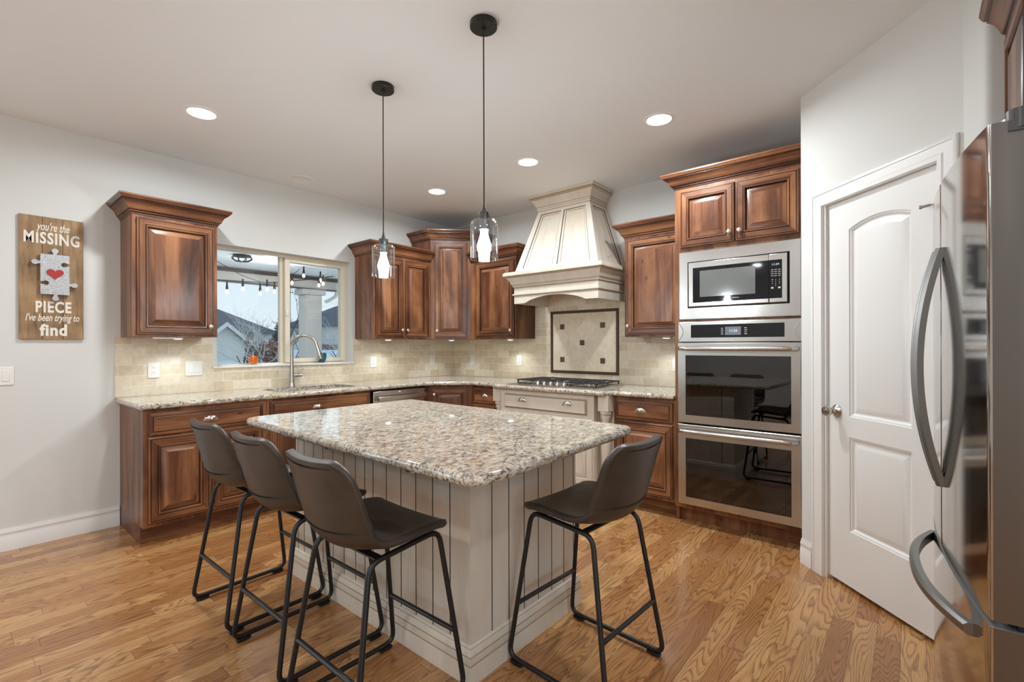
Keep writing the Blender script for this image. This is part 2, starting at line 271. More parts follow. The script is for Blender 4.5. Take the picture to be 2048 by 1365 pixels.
# ------------------------------------------------------------------ mesh builder
class MB:
    def __init__(s): s.v = []; s.f = []; s.m = []
    def add(s, vs, fs, m=0):
        o = len(s.v); s.v += [tuple(p) for p in vs]
        for i, f in enumerate(fs):
            s.f.append(tuple(o + k for k in f)); s.m.append(m[i] if isinstance(m, (list, tuple)) else m)
        return s
    def box(s, x0, x1, y0, y1, z0, z1, m=0):
        if x0 > x1: x0, x1 = x1, x0
        if y0 > y1: y0, y1 = y1, y0
        if z0 > z1: z0, z1 = z1, z0
        v = [(x0, y0, z0), (x1, y0, z0), (x1, y1, z0), (x0, y1, z0), (x0, y0, z1), (x1, y0, z1), (x1, y1, z1), (x0, y1, z1)]
        return s.add(v, [(0, 3, 2, 1), (4, 5, 6, 7), (0, 1, 5, 4), (1, 2, 6, 5), (2, 3, 7, 6), (3, 0, 4, 7)], m)
    def loops(s, rings, m=0, cap0=True, cap1=True, closed=True):
        """rings: list of equal-length loops of points; m int or f(i,k)"""
        o = len(s.v); N = len(rings[0])
        for r in rings: s.v += [tuple(p) for p in r]
        for i in range(len(rings) - 1):
            for k in range(N if closed else N - 1):
                a, b_ = o + i * N + k, o + i * N + (k + 1) % N
                s.f.append((a, b_, b_ + N, a + N)); s.m.append(m(i, k) if callable(m) else m)
        mm = m(0, 0) if callable(m) else m
        if cap0: s.f.append(tuple(o + k for k in reversed(range(N)))); s.m.append(mm)
        mm = m(len(rings) - 2, 0) if callable(m) else m
        if cap1: s.f.append(tuple(o + (len(rings) - 1) * N + k for k in range(N))); s.m.append(mm)
        return s
    def cyl(s, p0, p1, r0, r1=None, n=16, m=0, cap=True):
        r1 = r0 if r1 is None else r1; p0 = Vector(p0); p1 = Vector(p1); d = (p1 - p0).normalized()
        a = d.orthogonal().normalized(); b_ = d.cross(a)
        R = [[p + (a * cos(2 * pi * k / n) + b_ * sin(2 * pi * k / n)) * r for k in range(n)] for p, r in ((p0, r0), (p1, r1))]
        return s.loops(R, m, cap, cap)
    def lathe(s, prof, c=(0, 0, 0), n=24, m=0, axis='z', cap=True):
        """prof: (radius, height) pairs; m int or f(i,k)"""
        R = []
        for r, h in prof:
            ring = []
            for k in range(n):
                a = 2 * pi * k / n; u, w = r * cos(a), r * sin(a)
                ring.append({'z': (c[0] + u, c[1] + w, c[2] + h), 'y': (c[0] + u, c[1] + h, c[2] - w), 'x': (c[0] + h, c[1] + u, c[2] + w)}[axis])
            R.append(ring)
        return s.loops(R, m, cap, cap)
    def tube(s, pts, r, n=10, m=0, closed=False, cap=True, radii=None):
        P = [Vector(p) for p in pts]; N = len(P); R = []
        prev = None
        for i in range(N):
            if closed: t = (P[(i + 1) % N] - P[i - 1]).normalized()
            else: t = ((P[min(i + 1, N - 1)] - P[max(i - 1, 0)])).normalized()
            if prev is None: a = t.orthogonal().normalized()
            else:
                a = prev - t * prev.dot(t); a = a.normalized() if a.length > 1e-6 else t.orthogonal().normalized()
            prev = a; b_ = t.cross(a); rr = radii[i] if radii else r
            R.append([P[i] + (a * cos(2 * pi * k / n) + b_ * sin(2 * pi * k / n)) * rr for k in range(n)])
        if closed:
            # align seam
            first = R[0]; last = R[-1]; best = min(range(n), key=lambda q: (first[q] - last[0]).length)
            R.append([first[(k + best) % n] for k in range(n)]); cap = False
        return s.loops(R, m, cap, cap)
    def prism(s, poly, a0, a1, m=0, plane='xy'):
        f = {'xy': lambda p, a: (p[0], p[1], a), 'xz': lambda p, a: (p[0], a, p[1]), 'yz': lambda p, a: (a, p[0], p[1])}[plane]
        o = len(s.v); N = len(poly); s.v += [f(p, a0) for p in poly] + [f(p, a1) for p in poly]
        for k in range(N): s.f.append((o + k, o + (k + 1) % N, o + N + (k + 1) % N, o + N + k)); s.m.append(m)
        for t in tessellate_polygon([[Vector((p[0], p[1], 0)) for p in poly]]):
            s.f.append(tuple(o + k for k in t)); s.m.append(m); s.f.append(tuple(o + N + k for k in reversed(t))); s.m.append(m)
        return s
    def fill(s, loops_, m=0):
        """flat face with holes; loops of 3d points"""
        flat = [p for L in loops_ for p in L]; nrm = Vector((0, 0, 0)); L0 = [Vector(p) for p in loops_[0]]
        for i in range(len(L0)): nrm += L0[i].cross(L0[(i + 1) % len(L0)])
        ax = max(range(3), key=lambda k: abs(nrm[k])); ij = [k for k in range(3) if k != ax]
        o = len(s.v); s.v += [tuple(p) for p in flat]
        for t in tessellate_polygon([[Vector((p[ij[0]], p[ij[1]], 0)) for p in L] for L in loops_]):
            s.f.append(tuple(o + k for k in t)); s.m.append(m)
        return s
    def sweep(s, path, prof, m=0, closed=False, caps=True, side=1):
        """path: plan points (x,y); prof: (out, z); out is to the right of the travel direction times side. m int or f(i,k): k = profile step"""
        P = [Vector((p[0], p[1])) for p in path]; N = len(P); R = []
        for i in range(N):
            d0 = (P[i] - P[i - 1]).normalized() if (closed or i > 0) else None
            d1 = (P[(i + 1) % N] - P[i]).normalized() if (closed or i < N - 1) else None
            n0 = Vector((d0.y, -d0.x)) * side if d0 is not None else None; n1 = Vector((d1.y, -d1.x)) * side if d1 is not None else None
            if n0 is None: n_ = n1
            elif n1 is None: n_ = n0
            else: n_ = (n0 + n1); n_ = n_ / max(0.3, n_.dot(n0))
            R.append([(P[i].x + n_.x * u, P[i].y + n_.y * u, z) for u, z in prof])
        if closed: R.append(R[0])
        o = len(s.v); K = len(prof)
        for r in R: s.v += [tuple(p) for p in r]
        for i in range(len(R) - 1):
            for k in range(K - 1):
                a = o + i * K + k; s.f.append((a, a + 1, a + 1 + K, a + K)); s.m.append(m(i, k) if callable(m) else m)
        if caps and not closed:
            for q in (0, len(R) - 1):
                s.f.append(tuple(o + q * K + k for k in range(K))); s.m.append(m(0, 1) if callable(m) else m)
        return s
    def build(s, name, mats, parent=None, loc=(0, 0, 0), rot=0.0, smooth=40, bevel=0.0, subsurf=0, weld=False):
        me = bpy.data.meshes.new(name); me.from_pydata(s.v, [], s.f); me.validate(clean_customdata=False)
        mats = mats if isinstance(mats, (list, tuple)) else [mats]
        for q in mats: me.materials.append(q)
        if len(me.polygons) == len(s.m): me.polygons.foreach_set('material_index', s.m)
        import bmesh
        bm = bmesh.new(); bm.from_mesh(me)
        if weld: bmesh.ops.remove_doubles(bm, verts=bm.verts, dist=1e-5)
        bmesh.ops.recalc_face_normals(bm, faces=bm.faces); bm.to_mesh(me); bm.free()
        if smooth:
            me.shade_smooth(); me.set_sharp_from_angle(angle=radians(smooth))
        o = bpy.data.objects.new(name, me); COL.objects.link(o); o.location = loc; o.rotation_euler = (0, 0, rot)
        if parent is not None: o.parent = parent
        if bevel:
            b_ = o.modifiers.new('bevel', 'BEVEL'); b_.width = bevel; b_.segments = 2; b_.limit_method = 'ANGLE'; b_.angle_limit = radians(50)
        if subsurf:
            q = o.modifiers.new('subsurf', 'SUBSURF'); q.levels = subsurf; q.render_levels = subsurf
        return o

def tag(o, label=None, cat=None, group=None, kind=None):
    if label: o['label'] = label
    if cat: o['category'] = cat
    if group: o['group'] = group
    if kind: o['kind'] = kind
    return o
def thing(name, loc, rot, label, cat, group=None):
    o = bpy.data.objects.new(name, None); COL.objects.link(o); o.location = loc; o.rotation_euler = (0, 0, rot); o.empty_display_size = 0.05
    return tag(o, label, cat, group)
def copy_tree(o, parent=None):
    c = o.copy(); COL.objects.link(c)
    if parent is not None: c.parent = parent
    for ch in list(o.children): copy_tree(ch, c)
    return c
def lettering(txt, mat, parent, x0, x1, z0, z1, y, thick=0.0006, shear=0.0, offset=0.0, name='lettering', spacing=1.0):
    """text standing in the local xz plane, facing -y, fitted into the box"""
    cu = bpy.data.curves.new(name, 'FONT'); cu.body = txt; cu.size = 1; cu.extrude = 0.01; cu.shear = shear; cu.offset = offset; cu.resolution_u = 3; cu.space_character = spacing
    t = bpy.data.objects.new('tmp_text', cu); COL.objects.link(t)
    dg = bpy.context.evaluated_depsgraph_get(); me = bpy.data.meshes.new_from_object(t.evaluated_get(dg))
    bpy.data.objects.remove(t); bpy.data.curves.remove(cu)
    xs = [v.co.x for v in me.vertices]; ys = [v.co.y for v in me.vertices]
    ax, bx, ay, by = min(xs), max(xs), min(ys), max(ys)
    for v in me.vertices:
        v.co = ((v.co.x - ax) / (bx - ax) * (x1 - x0) + x0, y - (v.co.z + 0.01) / 0.02 * thick, (v.co.y - ay) / (by - ay) * (z1 - z0) + z0)
    me.materials.clear(); me.materials.append(mat); me.name = name
    o = bpy.data.objects.new(name, me); COL.objects.link(o); o.parent = parent
    return o
def rr_poly(x0, x1, y0, y1, r, n=6):
    """rounded rectangle, counter-clockwise; r may be 4 radii for BL BR TR TL"""
    R = r if isinstance(r, (list, tuple)) else [r] * 4; out = []
    for (cx, cy, a0, rad) in ((x0 + R[0], y0 + R[0], 180, R[0]), (x1 - R[1], y0 + R[1], 270, R[1]), (x1 - R[2], y1 - R[2], 0, R[2]), (x0 + R[3], y1 - R[3], 90, R[3])):
        if rad <= 1e-6: out.append((cx, cy)); continue
        for k in range(n + 1):
            a = radians(a0 + 90 * k / n); out.append((cx + rad * cos(a), cy + rad * sin(a)))
    return out
def inset(poly, d):
    """offset a CCW polygon inwards by d"""
    P = [Vector(p) for p in poly]; N = len(P); out = []
    for i in range(N):
        e0 = (P[i] - P[i - 1]).normalized(); e1 = (P[(i + 1) % N] - P[i]).normalized()
        n0 = Vector((-e0.y, e0.x)); n1 = Vector((-e1.y, e1.x)); n_ = n0 + n1
        n_ = n_ / max(0.35, n_.dot(n0)); out.append((P[i].x + n_.x * d, P[i].y + n_.y * d))
    return out
def round_corners(poly, radii, n=6):
    """round the corners of a CCW polygon; radii list per corner"""
    P = [Vector(p) for p in poly]; N = len(P); out = []
    for i in range(N):
        r = radii[i]
        if r <= 0: out.append(tuple(P[i])); continue
        a = (P[i - 1] - P[i]).normalized(); b_ = (P[(i + 1) % N] - P[i]).normalized()
        ang = a.angle(b_); t = r / math.tan(ang / 2); s0 = P[i] + a * t; s1 = P[i] + b_ * t
        for k in range(n + 1):
            u = k / n; q = s0 * (1 - u) ** 2 + P[i] * 2 * u * (1 - u) + s1 * u * u; out.append(tuple(q))
    return out
def slab(mb, poly, z0, z1, r, holes=(), m=0, seg=5):
    """stone slab with a full rounded edge"""
    h = (z1 - z0); rings = []
    for k in range(seg + 1):
        a = -pi / 2 + pi * k / seg; d = r * (1 - cos(a)); z = (z0 + z1) / 2 + (h / 2) * sin(a)
        q = inset(poly, d) if d > 1e-6 else poly; rings.append([(x, y, z) for x, y in q])
    mb.loops(rings, m, cap0=not holes, cap1=False)
    top = rings[-1]
    mb.fill([top] + [[(x, y, z1) for x, y in reversed(H)] for H in holes], m)
    for H in holes: mb.loops([[(x, y, z1) for x, y in H], [(x, y, z0) for x, y in H]], m, False, False)
    return mb

# ---- cabinet fronts; local frame: x across, z up, face towards -y
DOORP = [(0, 0), (0, .015), (.003, .018), (.009, .0185), (.0105, .0160), (.0130, .0160), (.0145, .019), (.046, .0195), (.0475, .0175), (.050, .0175), (.052, .0235), (.059, .0225), (.063, .015), (.0645, .006), (.0675, .006), (.072, .0075), (.101, .0195), (.103, .0205)]
DOORG = {3, 4, 7, 8, 12, 13}        # rings that carry the dark glaze
SLABP = [(0, 0), (0, .011), (.003, .014), (.0215, .0165), (.0225, .0145), (.0245, .0145), (.026, .021), (.029, .0222)]
SLABG = {3, 4}
def front(name, parent, x0, x1, z0, z1, y=0.0, prof=DOORP, gl=DOORG, mats=None, level_center=False):
    mb = MB(); R = [[(x0 + i, y - d, z0 + i), (x1 - i, y - d, z0 + i), (x1 - i, y - d, z1 - i), (x0 + i, y - d, z1 - i)] for i, d in prof]
    mb.loops(R, lambda i, k: 2 if i in gl else (1 if k in (0, 2) else 0), cap0=True, cap1=False)
    i, d = prof[-1]; mb.add([(x0 + i, y - d, z0 + i), (x1 - i, y - d, z0 + i), (x1 - i, y - d, z1 - i), (x0 + i, y - d, z1 - i)], [(0, 1, 2, 3)], 1 if level_center else 0)
    return mb.build(name, mats or WOODM, parent, smooth=30)
def knob(parent, x, z, y, mat=None):
    mb = MB(); mb.lathe([(0.0045, 0), (0.0045, .008), (0.0055, .011), (0.012, .014), (0.0158, .020), (0.0155, .026), (0.011, .031), (0.003, .0325)], n=20, axis='y')
    mb.v = [(vx + x, y - vy, vz + z) for vx, vy, vz in mb.v]
    return mb.build('knob', mat or PEWTER, parent)
def cup_pull(parent, x, z, y, w=0.047, h=0.034, d=0.026):
    """fluted shell cup pull"""
    mb = MB(); N, M = 40, 8; R = []
    for j in range(M + 1):
        t = j / M * pi / 2; row = []
        for k in range(N + 1):
            a = pi * k / N; fl = 1 + 0.055 * abs(sin(a * 5.5)) * sin(t + 0.35) - 0.02
            row.append((x + cos(a) * w * sin(t) * fl if j else x, y - d * cos(t) * (0.35 + 0.65 * sin(a)) * (1 if j < M else 0.1), z + sin(a) * h * sin(t) * fl - 0.004))
        R.append(row)
    # front dome: bottom edge open
    o = len(mb.v)
    for r in R: mb.v += r
    for j in range(M):
        for k in range(N):
            a = o + j * (N + 1) + k; mb.f.append((a, a + 1, a + N + 2, a + N + 1)); mb.m.append(0)
    mb.box(x - w * 1.02, x + w * 1.02, y - 0.003, y, z - 0.008, z - 0.002)
    ob = mb.build('cup_pull', CHROME, parent, smooth=60); s_ = ob.modifiers.new('solid', 'SOLIDIFY'); s_.thickness = 0.002
    return ob

CROWNP = [(0, 0), (.004, 0), (.006, .006), (.006, .012), (.010, .014), (.014, .018), (.014, .024), (.020, .026), (.026, .034), (.030, .048), (.040, .066), (.056, .080), (.060, .082), (.060, .088), (.068, .090), (.074, .098), (.078, .106), (.080, .108), (.080, .120), (0, .120)]
CROWNG = {2, 3, 6, 11, 12, 16}
def crown(parent, path, z, scale=1.0, mats=None, side=1, closetop=True, hscale=1.0):
    mb = MB(); pr = [(u * scale, z + w * hscale) for u, w in CROWNP]
    mb.sweep(path, pr, lambda i, k: 2 if k in CROWNG else 1, side=side)
    return mb.build('crown_moulding', mats or WOODM, parent, smooth=35)

# ================================================================== ROOM SHELL
# plan: window wall on y=0, cooktop wall on x=0, diagonal pantry wall, refrigerator alcove, living room behind the camera
S2 = sqrt(0.5)
PD0 = Vector((-0.827, -3.874)); PD1 = Vector((-1.484, -4.531))
def structure(name, mb, mats, label=None, **k):
    return tag(mb.build(name, mats, None, **k), label, None, None, 'structure')
mb = MB(); mb.box(-8.6, 0.6, -8.6, 0.12, -0.1, 0.0); structure('floor', mb, OAK, 'oak strip floor', smooth=0)
mb = MB(); mb.box(-8.6, 0.6, -8.6, 0.25, CEIL, CEIL + 0.1); structure('ceiling', mb, CEILM, 'pale textured ceiling', smooth=0)
WX0, WX1, WZ0, WZ1 = -2.63, -1.41, 1.100, 2.128
mb = MB()
mb.box(-8.6, -7.4, 0, 0.16, 0, CEIL); mb.box(-7.4, -4.9, 0, 0.16, 2.15, CEIL); mb.box(-4.9, WX0, 0, 0.16, 0, CEIL); mb.box(WX1, 0.16, 0, 0.16, 0, CEIL); mb.box(WX0, WX1, 0, 0.16, 0, WZ0); mb.box(WX0, WX1, 0, 0.16, WZ1, CEIL)
structure('wall_left', mb, WALLM, 'painted wall around the sink window', smooth=0)
mb = MB(); mb.box(0, 0.16, -4.0, -0.0005, 0, CEIL); structure('wall_right', mb, WALLM, 'painted wall behind the cooktop', smooth=0)
# diagonal pantry wall with the door opening, then the alcove corner
E0, E1 = 0.182, 0.826          # door opening along the diagonal wall, metres from its start
DH = 2.052
du = Vector((-S2, -S2)); dn = Vector((-S2, S2))
def dpt(s, off=0.0): q = PD0 + du * s + dn * off; return (q.x, q.y)
Ltot = (PD1 - PD0).length
mb = MB()
T = 0.12
mb.prism([dpt(-0.004, 0), dpt(E0, 0), dpt(E0, -T), dpt(0.05, -T)], 0, CEIL); mb.prism([dpt(E1, 0), dpt(Ltot, 0), dpt(Ltot, -T), dpt(E1, -T)], 0, CEIL)
mb.prism([dpt(E0, 0), dpt(E1, 0), dpt(E1, -T), dpt(E0, -T)], DH, CEIL)
mb.prism([(-0.824, -3.874), dpt(0.05, -T), (0, -3.99), (0, -3.874)], 0, CEIL)
structure('wall_pantry', mb, WALLM, 'diagonal painted wall holding the white pantry door', smooth=0)
mb = MB(); K1 = (-1.66, -4.590)
ring = [tuple(PD1), (-1.60, -4.566), (-1.645, -4.574), (-1.658, -4.584), (-1.662, -4.600), (-1.662, -5.36), (-1.50, -5.36), (-1.40, -4.62)]
mb.prism(ring, 0, CEIL); structure('wall_alcove_side', mb, WALLM, 'rounded end of the wall beside the refrigerator', smooth=45)
mb = MB(); mb.box(-2.80, -1.663, -5.50, -5.361, 0, CEIL); mb.box(-2.80, -2.68, -8.6, -5.501, 0, CEIL); structure('wall_alcove_back', mb, WALLM, 'wall behind the refrigerator', smooth=0)
# living room walls behind the camera with window openings
mb = MB(); mb.box(-8.6, -8.45, -8.45, -0.001, 0, CEIL)
structure('wall_front_left', mb, WALLM, 'plain living room wall', smooth=0)
mb = MB(); mb.box(-8.6, -8.15, -8.6, -8.451, 0, CEIL); mb.box(-3.25, -2.801, -8.6, -8.451, 0, CEIL); mb.box(-8.15, -3.25, -8.6, -8.451, 0, 0.28); mb.box(-8.15, -3.25, -8.6, -8.451, 2.42, CEIL)
structure('wall_front_right', mb, WALLM, 'living room wall with a window', smooth=0)
# baseboards
BB = [(0, 0), (.014, 0), (.014, .085), (.011, .092), (.011, .108), (.013, .112), (.013, .118), (.006, .136), (.006, .142), (0, .142)]
BB = [(u + 0.002, z) for u, z in BB]
mb = MB(); mb.sweep([(-4.88, -0.0), (-3.262, -0.0)], BB, side=1); structure('baseboard_left', mb, TRIMW, 'white stepped baseboard under the wooden sign', smooth=30)
mb = MB(); mb.sweep([dpt(0.0), dpt(0.09)], BB, side=1); structure('baseboard_pantry', mb, TRIMW, 'short white baseboard beside the oven cabinet', smooth=30)

# ---- sink window (sliding, almond vinyl) ----
def win():
    w = thing('window_1', (0, 0, 0), 0, 'sliding kitchen window over the sink', None); w['kind'] = 'structure'
    fy0, fy1 = 0.085, 0.15
    mb = MB(); f = 0.028
    mb.box(WX0, WX0 + f, fy0, fy1, WZ0, WZ1); mb.box(WX1 - f, WX1, fy0, fy1, WZ0, WZ1); mb.box(WX0 + f, WX1 - f, fy0, fy1, WZ0, WZ0 + f); mb.box(WX0 + f, WX1 - f, fy0, fy1, WZ1 - f, WZ1)
    mb.box(-2.072, -2.040, fy0 + 0.02, fy1, WZ0 + f, WZ1 - f)
    mb.build('window_frame', VINYL, w, bevel=0.003)
    mb = MB(); a, b_, c_, d = -2.038, WX1 - f - 0.001, WZ0 + f + 0.001, WZ1 - f - 0.001; g = 0.046
    mb.box(a, a + g, fy0 - 0.012, fy1 - 0.02, c_, d); mb.box(b_ - g * .8, b_, fy0 - 0.012, fy1 - 0.02, c_, d); mb.box(a + g, b_ - g * .8, fy0 - 0.012, fy1 - 0.02, c_, c_ + 0.036); mb.box(a + g, b_ - g * .8, fy0 - 0.012, fy1 - 0.02, d - 0.036, d)
    s = mb.build('sash', VINYL, w, bevel=0.003)
    mb = MB(); mb.box(a + 0.004, a + 0.020, fy0 - 0.026, fy0 - 0.013, 1.56, 1.62); mb.box(a + 0.002, a + 0.012, fy0 - 0.034, fy0 - 0.026, 1.575, 1.605); mb.build('latch', WHITEP, s, bevel=0.002)
    mb = MB(); mb.box(a + g - .004, b_ - g * .8 + .004, 0.118, 0.122, c_ + 0.033, d - 0.033); mb.build('pane', PANE, s, smooth=0)
    mb = MB(); mb.box(WX0 + f - .004, -2.069, 0.128, 0.132, WZ0 + f - .004, WZ1 - f + .004); mb.build('pane', PANE, w, smooth=0)
    mb = MB(); mb.box(WX0 - 0.035, WX1 + 0.028, -0.022, -0.0005, WZ0 + 0.0, WZ0 + 0.018); mb.box(WX0 + .0005, WX1 - .0005, -0.0005, fy0 - 0.0005, WZ0 + 0.0005, WZ0 + 0.018)
    mb.build('window_sill', TRIMW, w, bevel=0.004)
    return w
win()
# unseen living room windows; the left-wall one made up to light the pantry door
for nm, (a, b_, fixed, horiz) in (('window_2', (-8.15, -3.25, -8.52, True)), ('added_window', (-7.4, -4.9, 0.10, True))):
    w = thing(nm, (0, 0, 0), 0, 'unseen living room window added for daylight', None); w['kind'] = 'structure'
    mb = MB(); L = b_ - a
    for k in range(4):
        u = a + 0.03 + (L - 0.06) * k / 3
        if horiz: mb.box(u - 0.03, u + 0.03, fixed - 0.03, fixed + 0.03, 0.28, 2.42)
        else: mb.box(fixed - 0.03, fixed + 0.03, u - 0.03, u + 0.03, 0.28, 2.42)
    mb.build('window_frame', TRIMW, w)

# ================================================================== CABINETS
def carcass(parent, w, d, z0, z1, toe=0.0, toeback=0.07, mats=None, x0=0.0, gap=0.002, recess=None):
    mb = MB(); mb.box(x0, x0 + w, -d, -gap, z0 + toe, z1)
    if toe: mb.box(x0, x0 + w, -d + toeback, -gap, z0, z0 + toe, 1)
    return mb.build('cabinet_body', mats or WOODM, parent, smooth=0)

# ---- upper left
def upper(label, x0, w, loc_rot, z0=1.352, z1=2.185, d=0.325, doors=(), crownpath='both', group='wooden wall cabinets', knobs=()):
    pass
UZ0, UZ1 = 1.350, 2.185
R90 = radians(-90)
u1 = thing('wall_cabinet', (-3.252, 0, UZ0), 0, 'brown knotty wood wall cabinet with one door, between wooden sign and window', 'cabinet')
carcass(u1, 0.517, 0.325, 0, UZ1 - UZ0 + 0.004)
dd = front('door', u1, 0.024, 0.493, 0.016, 0.818, -0.3255); knob(dd, 0.462, 0.078, -0.345)
crown(u1, [(0, -0.002), (0, -0.325), (0.517, -0.325), (0.517, -0.002)], UZ1 - UZ0, side=1)
# ---- upper right of window, two doors
u2 = thing('wall_cabinet', (-1.362, 0, UZ0), 0, 'brown wood wall cabinet with two doors, between the sink window and the tall corner cabinet', 'cabinet')
carcass(u2, 0.724, 0.325, 0, UZ1 - UZ0 + 0.004)
dd = front('door', u2, 0.024, 0.353, 0.016, 0.818, -0.3255); knob(dd, 0.322, 0.090, -0.345)
dd = front('door', u2, 0.357, 0.690, 0.016, 0.818, -0.3255); knob(dd, 0.388, 0.090, -0.345)
crown(u2, [(0, -0.002), (0, -0.325), (0.724, -0.325)], UZ1 - UZ0, side=1)
# ---- tall diagonal corner cabinet
CZ1 = 2.432
u3 = thing('corner_wall_cabinet', (0, 0, UZ0), 0, 'taller diagonal brown wood corner wall cabinet with one narrow door', 'cabinet')
A_, B_ = (-0.636, -0.326), (-0.326, -0.636)
mb = MB(); mb.prism([(-0.002, -0.002), (-0.636, -0.002), A_, B_, (-0.002, -0.636)], 0, CZ1 - UZ0); mb.build('cabinet_body', WOODM, u3, smooth=0)
Ld = math.dist(A_, B_)
dd = front('door', u3, 0.040, Ld - 0.040, 0.016, CZ1 - UZ0 - 0.02); dd.location = (A_[0] - 0.0004, A_[1] - 0.0004, 0); dd.rotation_euler = (0, 0, radians(-45)); knob(dd, 0.070, 0.090, -0.019)
crown(u3, [(-0.636, -0.002), A_, B_, (-0.002, -0.636)], CZ1 - UZ0, side=1, scale=0.95, hscale=0.92)
# ---- upper on cooktop wall, left of hood
u4 = thing('wall_cabinet', (0, -0.638, UZ0), R90, 'brown wood one-door wall cabinet between corner cabinet and cream range hood', 'cabinet')
carcass(u4, 0.644, 0.325, 0, UZ1 - UZ0 + 0.004)
dd = front('door', u4, 0.090, 0.622, 0.016, 0.818, -0.3255); knob(dd, 0.594, 0.085, -0.345)
crown(u4, [(0, -0.325), (0.644, -0.325), (0.644, -0.002)], UZ1 - UZ0, side=1)
# ---- upper between hood and oven tower
u5 = thing('wall_cabinet', (0, -2.486, UZ0), R90, 'brown wood one-door wall cabinet between cream range hood and oven cabinet', 'cabinet')
carcass(u5, 0.549, 0.325, 0, UZ1 - UZ0 + 0.004)
dd = front('door', u5, 0.024, 0.525, 0.016, 0.818, -0.3255); knob(dd, 0.044, 0.090, -0.345)
crown(u5, [(0, -0.002), (0, -0.325), (0.549, -0.325)], UZ1 - UZ0, side=1)

# ---- under-cabinet puck lights and battery strip
def puck(x, y, label):
    t = thing('puck_light', (x, y, UZ0 - 0.0005), 0, label, 'light', 'under-cabinet puck lights')
    mb = MB(); mb.lathe([(0.034, 0), (0.036, -0.002), (0.036, -0.008), (0.030, -0.012)], n=24, cap=False); mb.build('housing', WHITEP, t)
    mb = MB(); mb.lathe([(0.030, -0.012), (0.022, -0.0145), (0.001, -0.0155)], n=24); mb.build('lens', PUCKGLOW, t)
    l = bpy.data.lights.new('puck_lamp', 'SPOT'); l.energy = 5.5; l.spot_size = radians(125); l.spot_blend = 0.6; l.shadow_soft_size = 0.02; l.color = (0.86, 0.96, 1.0)
    o = bpy.data.objects.new('puck_lamp', l); COL.objects.link(o); o.location = (x, y, UZ0 - 0.02)
puck(-2.955, -0.20, 'glowing round puck light under the cabinet left of the window')
puck(-1.10, -0.20, 'glowing round puck light under the two-door wall cabinet')
puck(-0.36, -0.36, 'glowing round puck light under the diagonal corner cabinet')
puck(-0.20, -1.10, 'glowing round puck light under the cabinet left of the range hood')
puck(-0.20, -2.80, 'glowing round puck light under the cabinet beside the ovens')
mb = MB(); mb.box(-3.13, -2.99, -0.30, -0.27, UZ0 - 0.014, UZ0 - 0.0008); tag(mb.build('light_strip', WHITEP, None, bevel=0.002), 'slim unlit white light strip under the cabinet left of the window', 'light')
mb = MB(); mb.box(-0.26, -0.23, -3.00, -2.88, UZ0 - 0.012, UZ0 - 0.0008); tag(mb.build('light_strip', WHITEP, None, bevel=0.002), 'slim unlit white light strip under the cabinet beside the ovens', 'light')

# ---- base cabinets on the window wall
BZ = 0.879
b1 = thing('base_cabinet', (-3.258, 0, 0), 0, 'brown wood base cabinet at the far left end of the counter', 'cabinet')
carcass(b1, 0.764, 0.610, 0, BZ, toe=0.115)
dd = front('drawer', b1, 0.027, 0.733, 0.706, 0.852, -0.6105, SLABP, SLABG, level_center=True); cup_pull(dd, 0.380, 0.775, -0.632)
dd = front('door', b1, 0.027, 0.378, 0.142, 0.692, -0.6105); knob(dd, 0.346, 0.62, -0.630)
dd = front('door', b1, 0.392, 0.733, 0.142, 0.692, -0.6105); knob(dd, 0.422, 0.62, -0.630)
b2 = thing('sink_base_cabinet', (-2.492, 0, 0), 0, 'brown wood sink base cabinet below the window with a wide drawer front over two doors', 'cabinet')
carcass(b2, 0.900, 0.610, 0, 0.62, toe=0.115)
mb = MB(); mb.box(0, 0.9, -0.610, -0.59, 0.6205, BZ); mb.box(0, 0.02, -0.589, -0.002, 0.6205, BZ); mb.box(0.88, 0.90, -0.589, -0.002, 0.6205, BZ); mb.build('upper_frame', WOODM, b2, smooth=0)
dd = front('drawer', b2, 0.018, 0.882, 0.706, 0.858, -0.6105, SLABP, SLABG, level_center=True); cup_pull(dd, 0.398, 0.778, -0.632)
dd = front('door', b2, 0.018, 0.446, 0.142, 0.692, -0.6105); knob(dd, 0.416, 0.62, -0.630)
dd = front('door', b2, 0.452, 0.882, 0.142, 0.692, -0.6105); knob(dd, 0.482, 0.62, -0.630)
# ---- dishwasher
dw = thing('dishwasher', (-1.590, 0, 0), 0, 'stainless steel dishwasher under the counter right of the sink', 'dishwasher')
mb = MB(); mb.box(0.004, 0.632, -0.585, -0.01, 0.09, 0.872); mb.box(0.004, 0.632, -0.53, -0.01, 0.002, 0.09); mb.build('tub', BLACKP, dw, smooth=0)
mb = MB(); mb.box(0.020, 0.616, -0.632, -0.586, 0.105, 0.862); mb.build('door', STEEL, dw, bevel=0.004)
mb = MB(); mb.box(0.045, 0.595, -0.684, -0.664, 0.778, 0.815); mb.box(0.048, 0.075, -0.664, -0.6325, 0.785, 0.808); mb.box(0.565, 0.592, -0.664, -0.6325, 0.785, 0.808); mb.build('handle', STEEL, dw, bevel=0.003)
mb = MB(); mb.box(0.30, 0.318, -0.633, -0.6322, 0.842, 0.850); mb.build('indicator_light', glow('amber_indicator', (1.0, 0.6, 0.2), 1.5), dw, smooth=0)
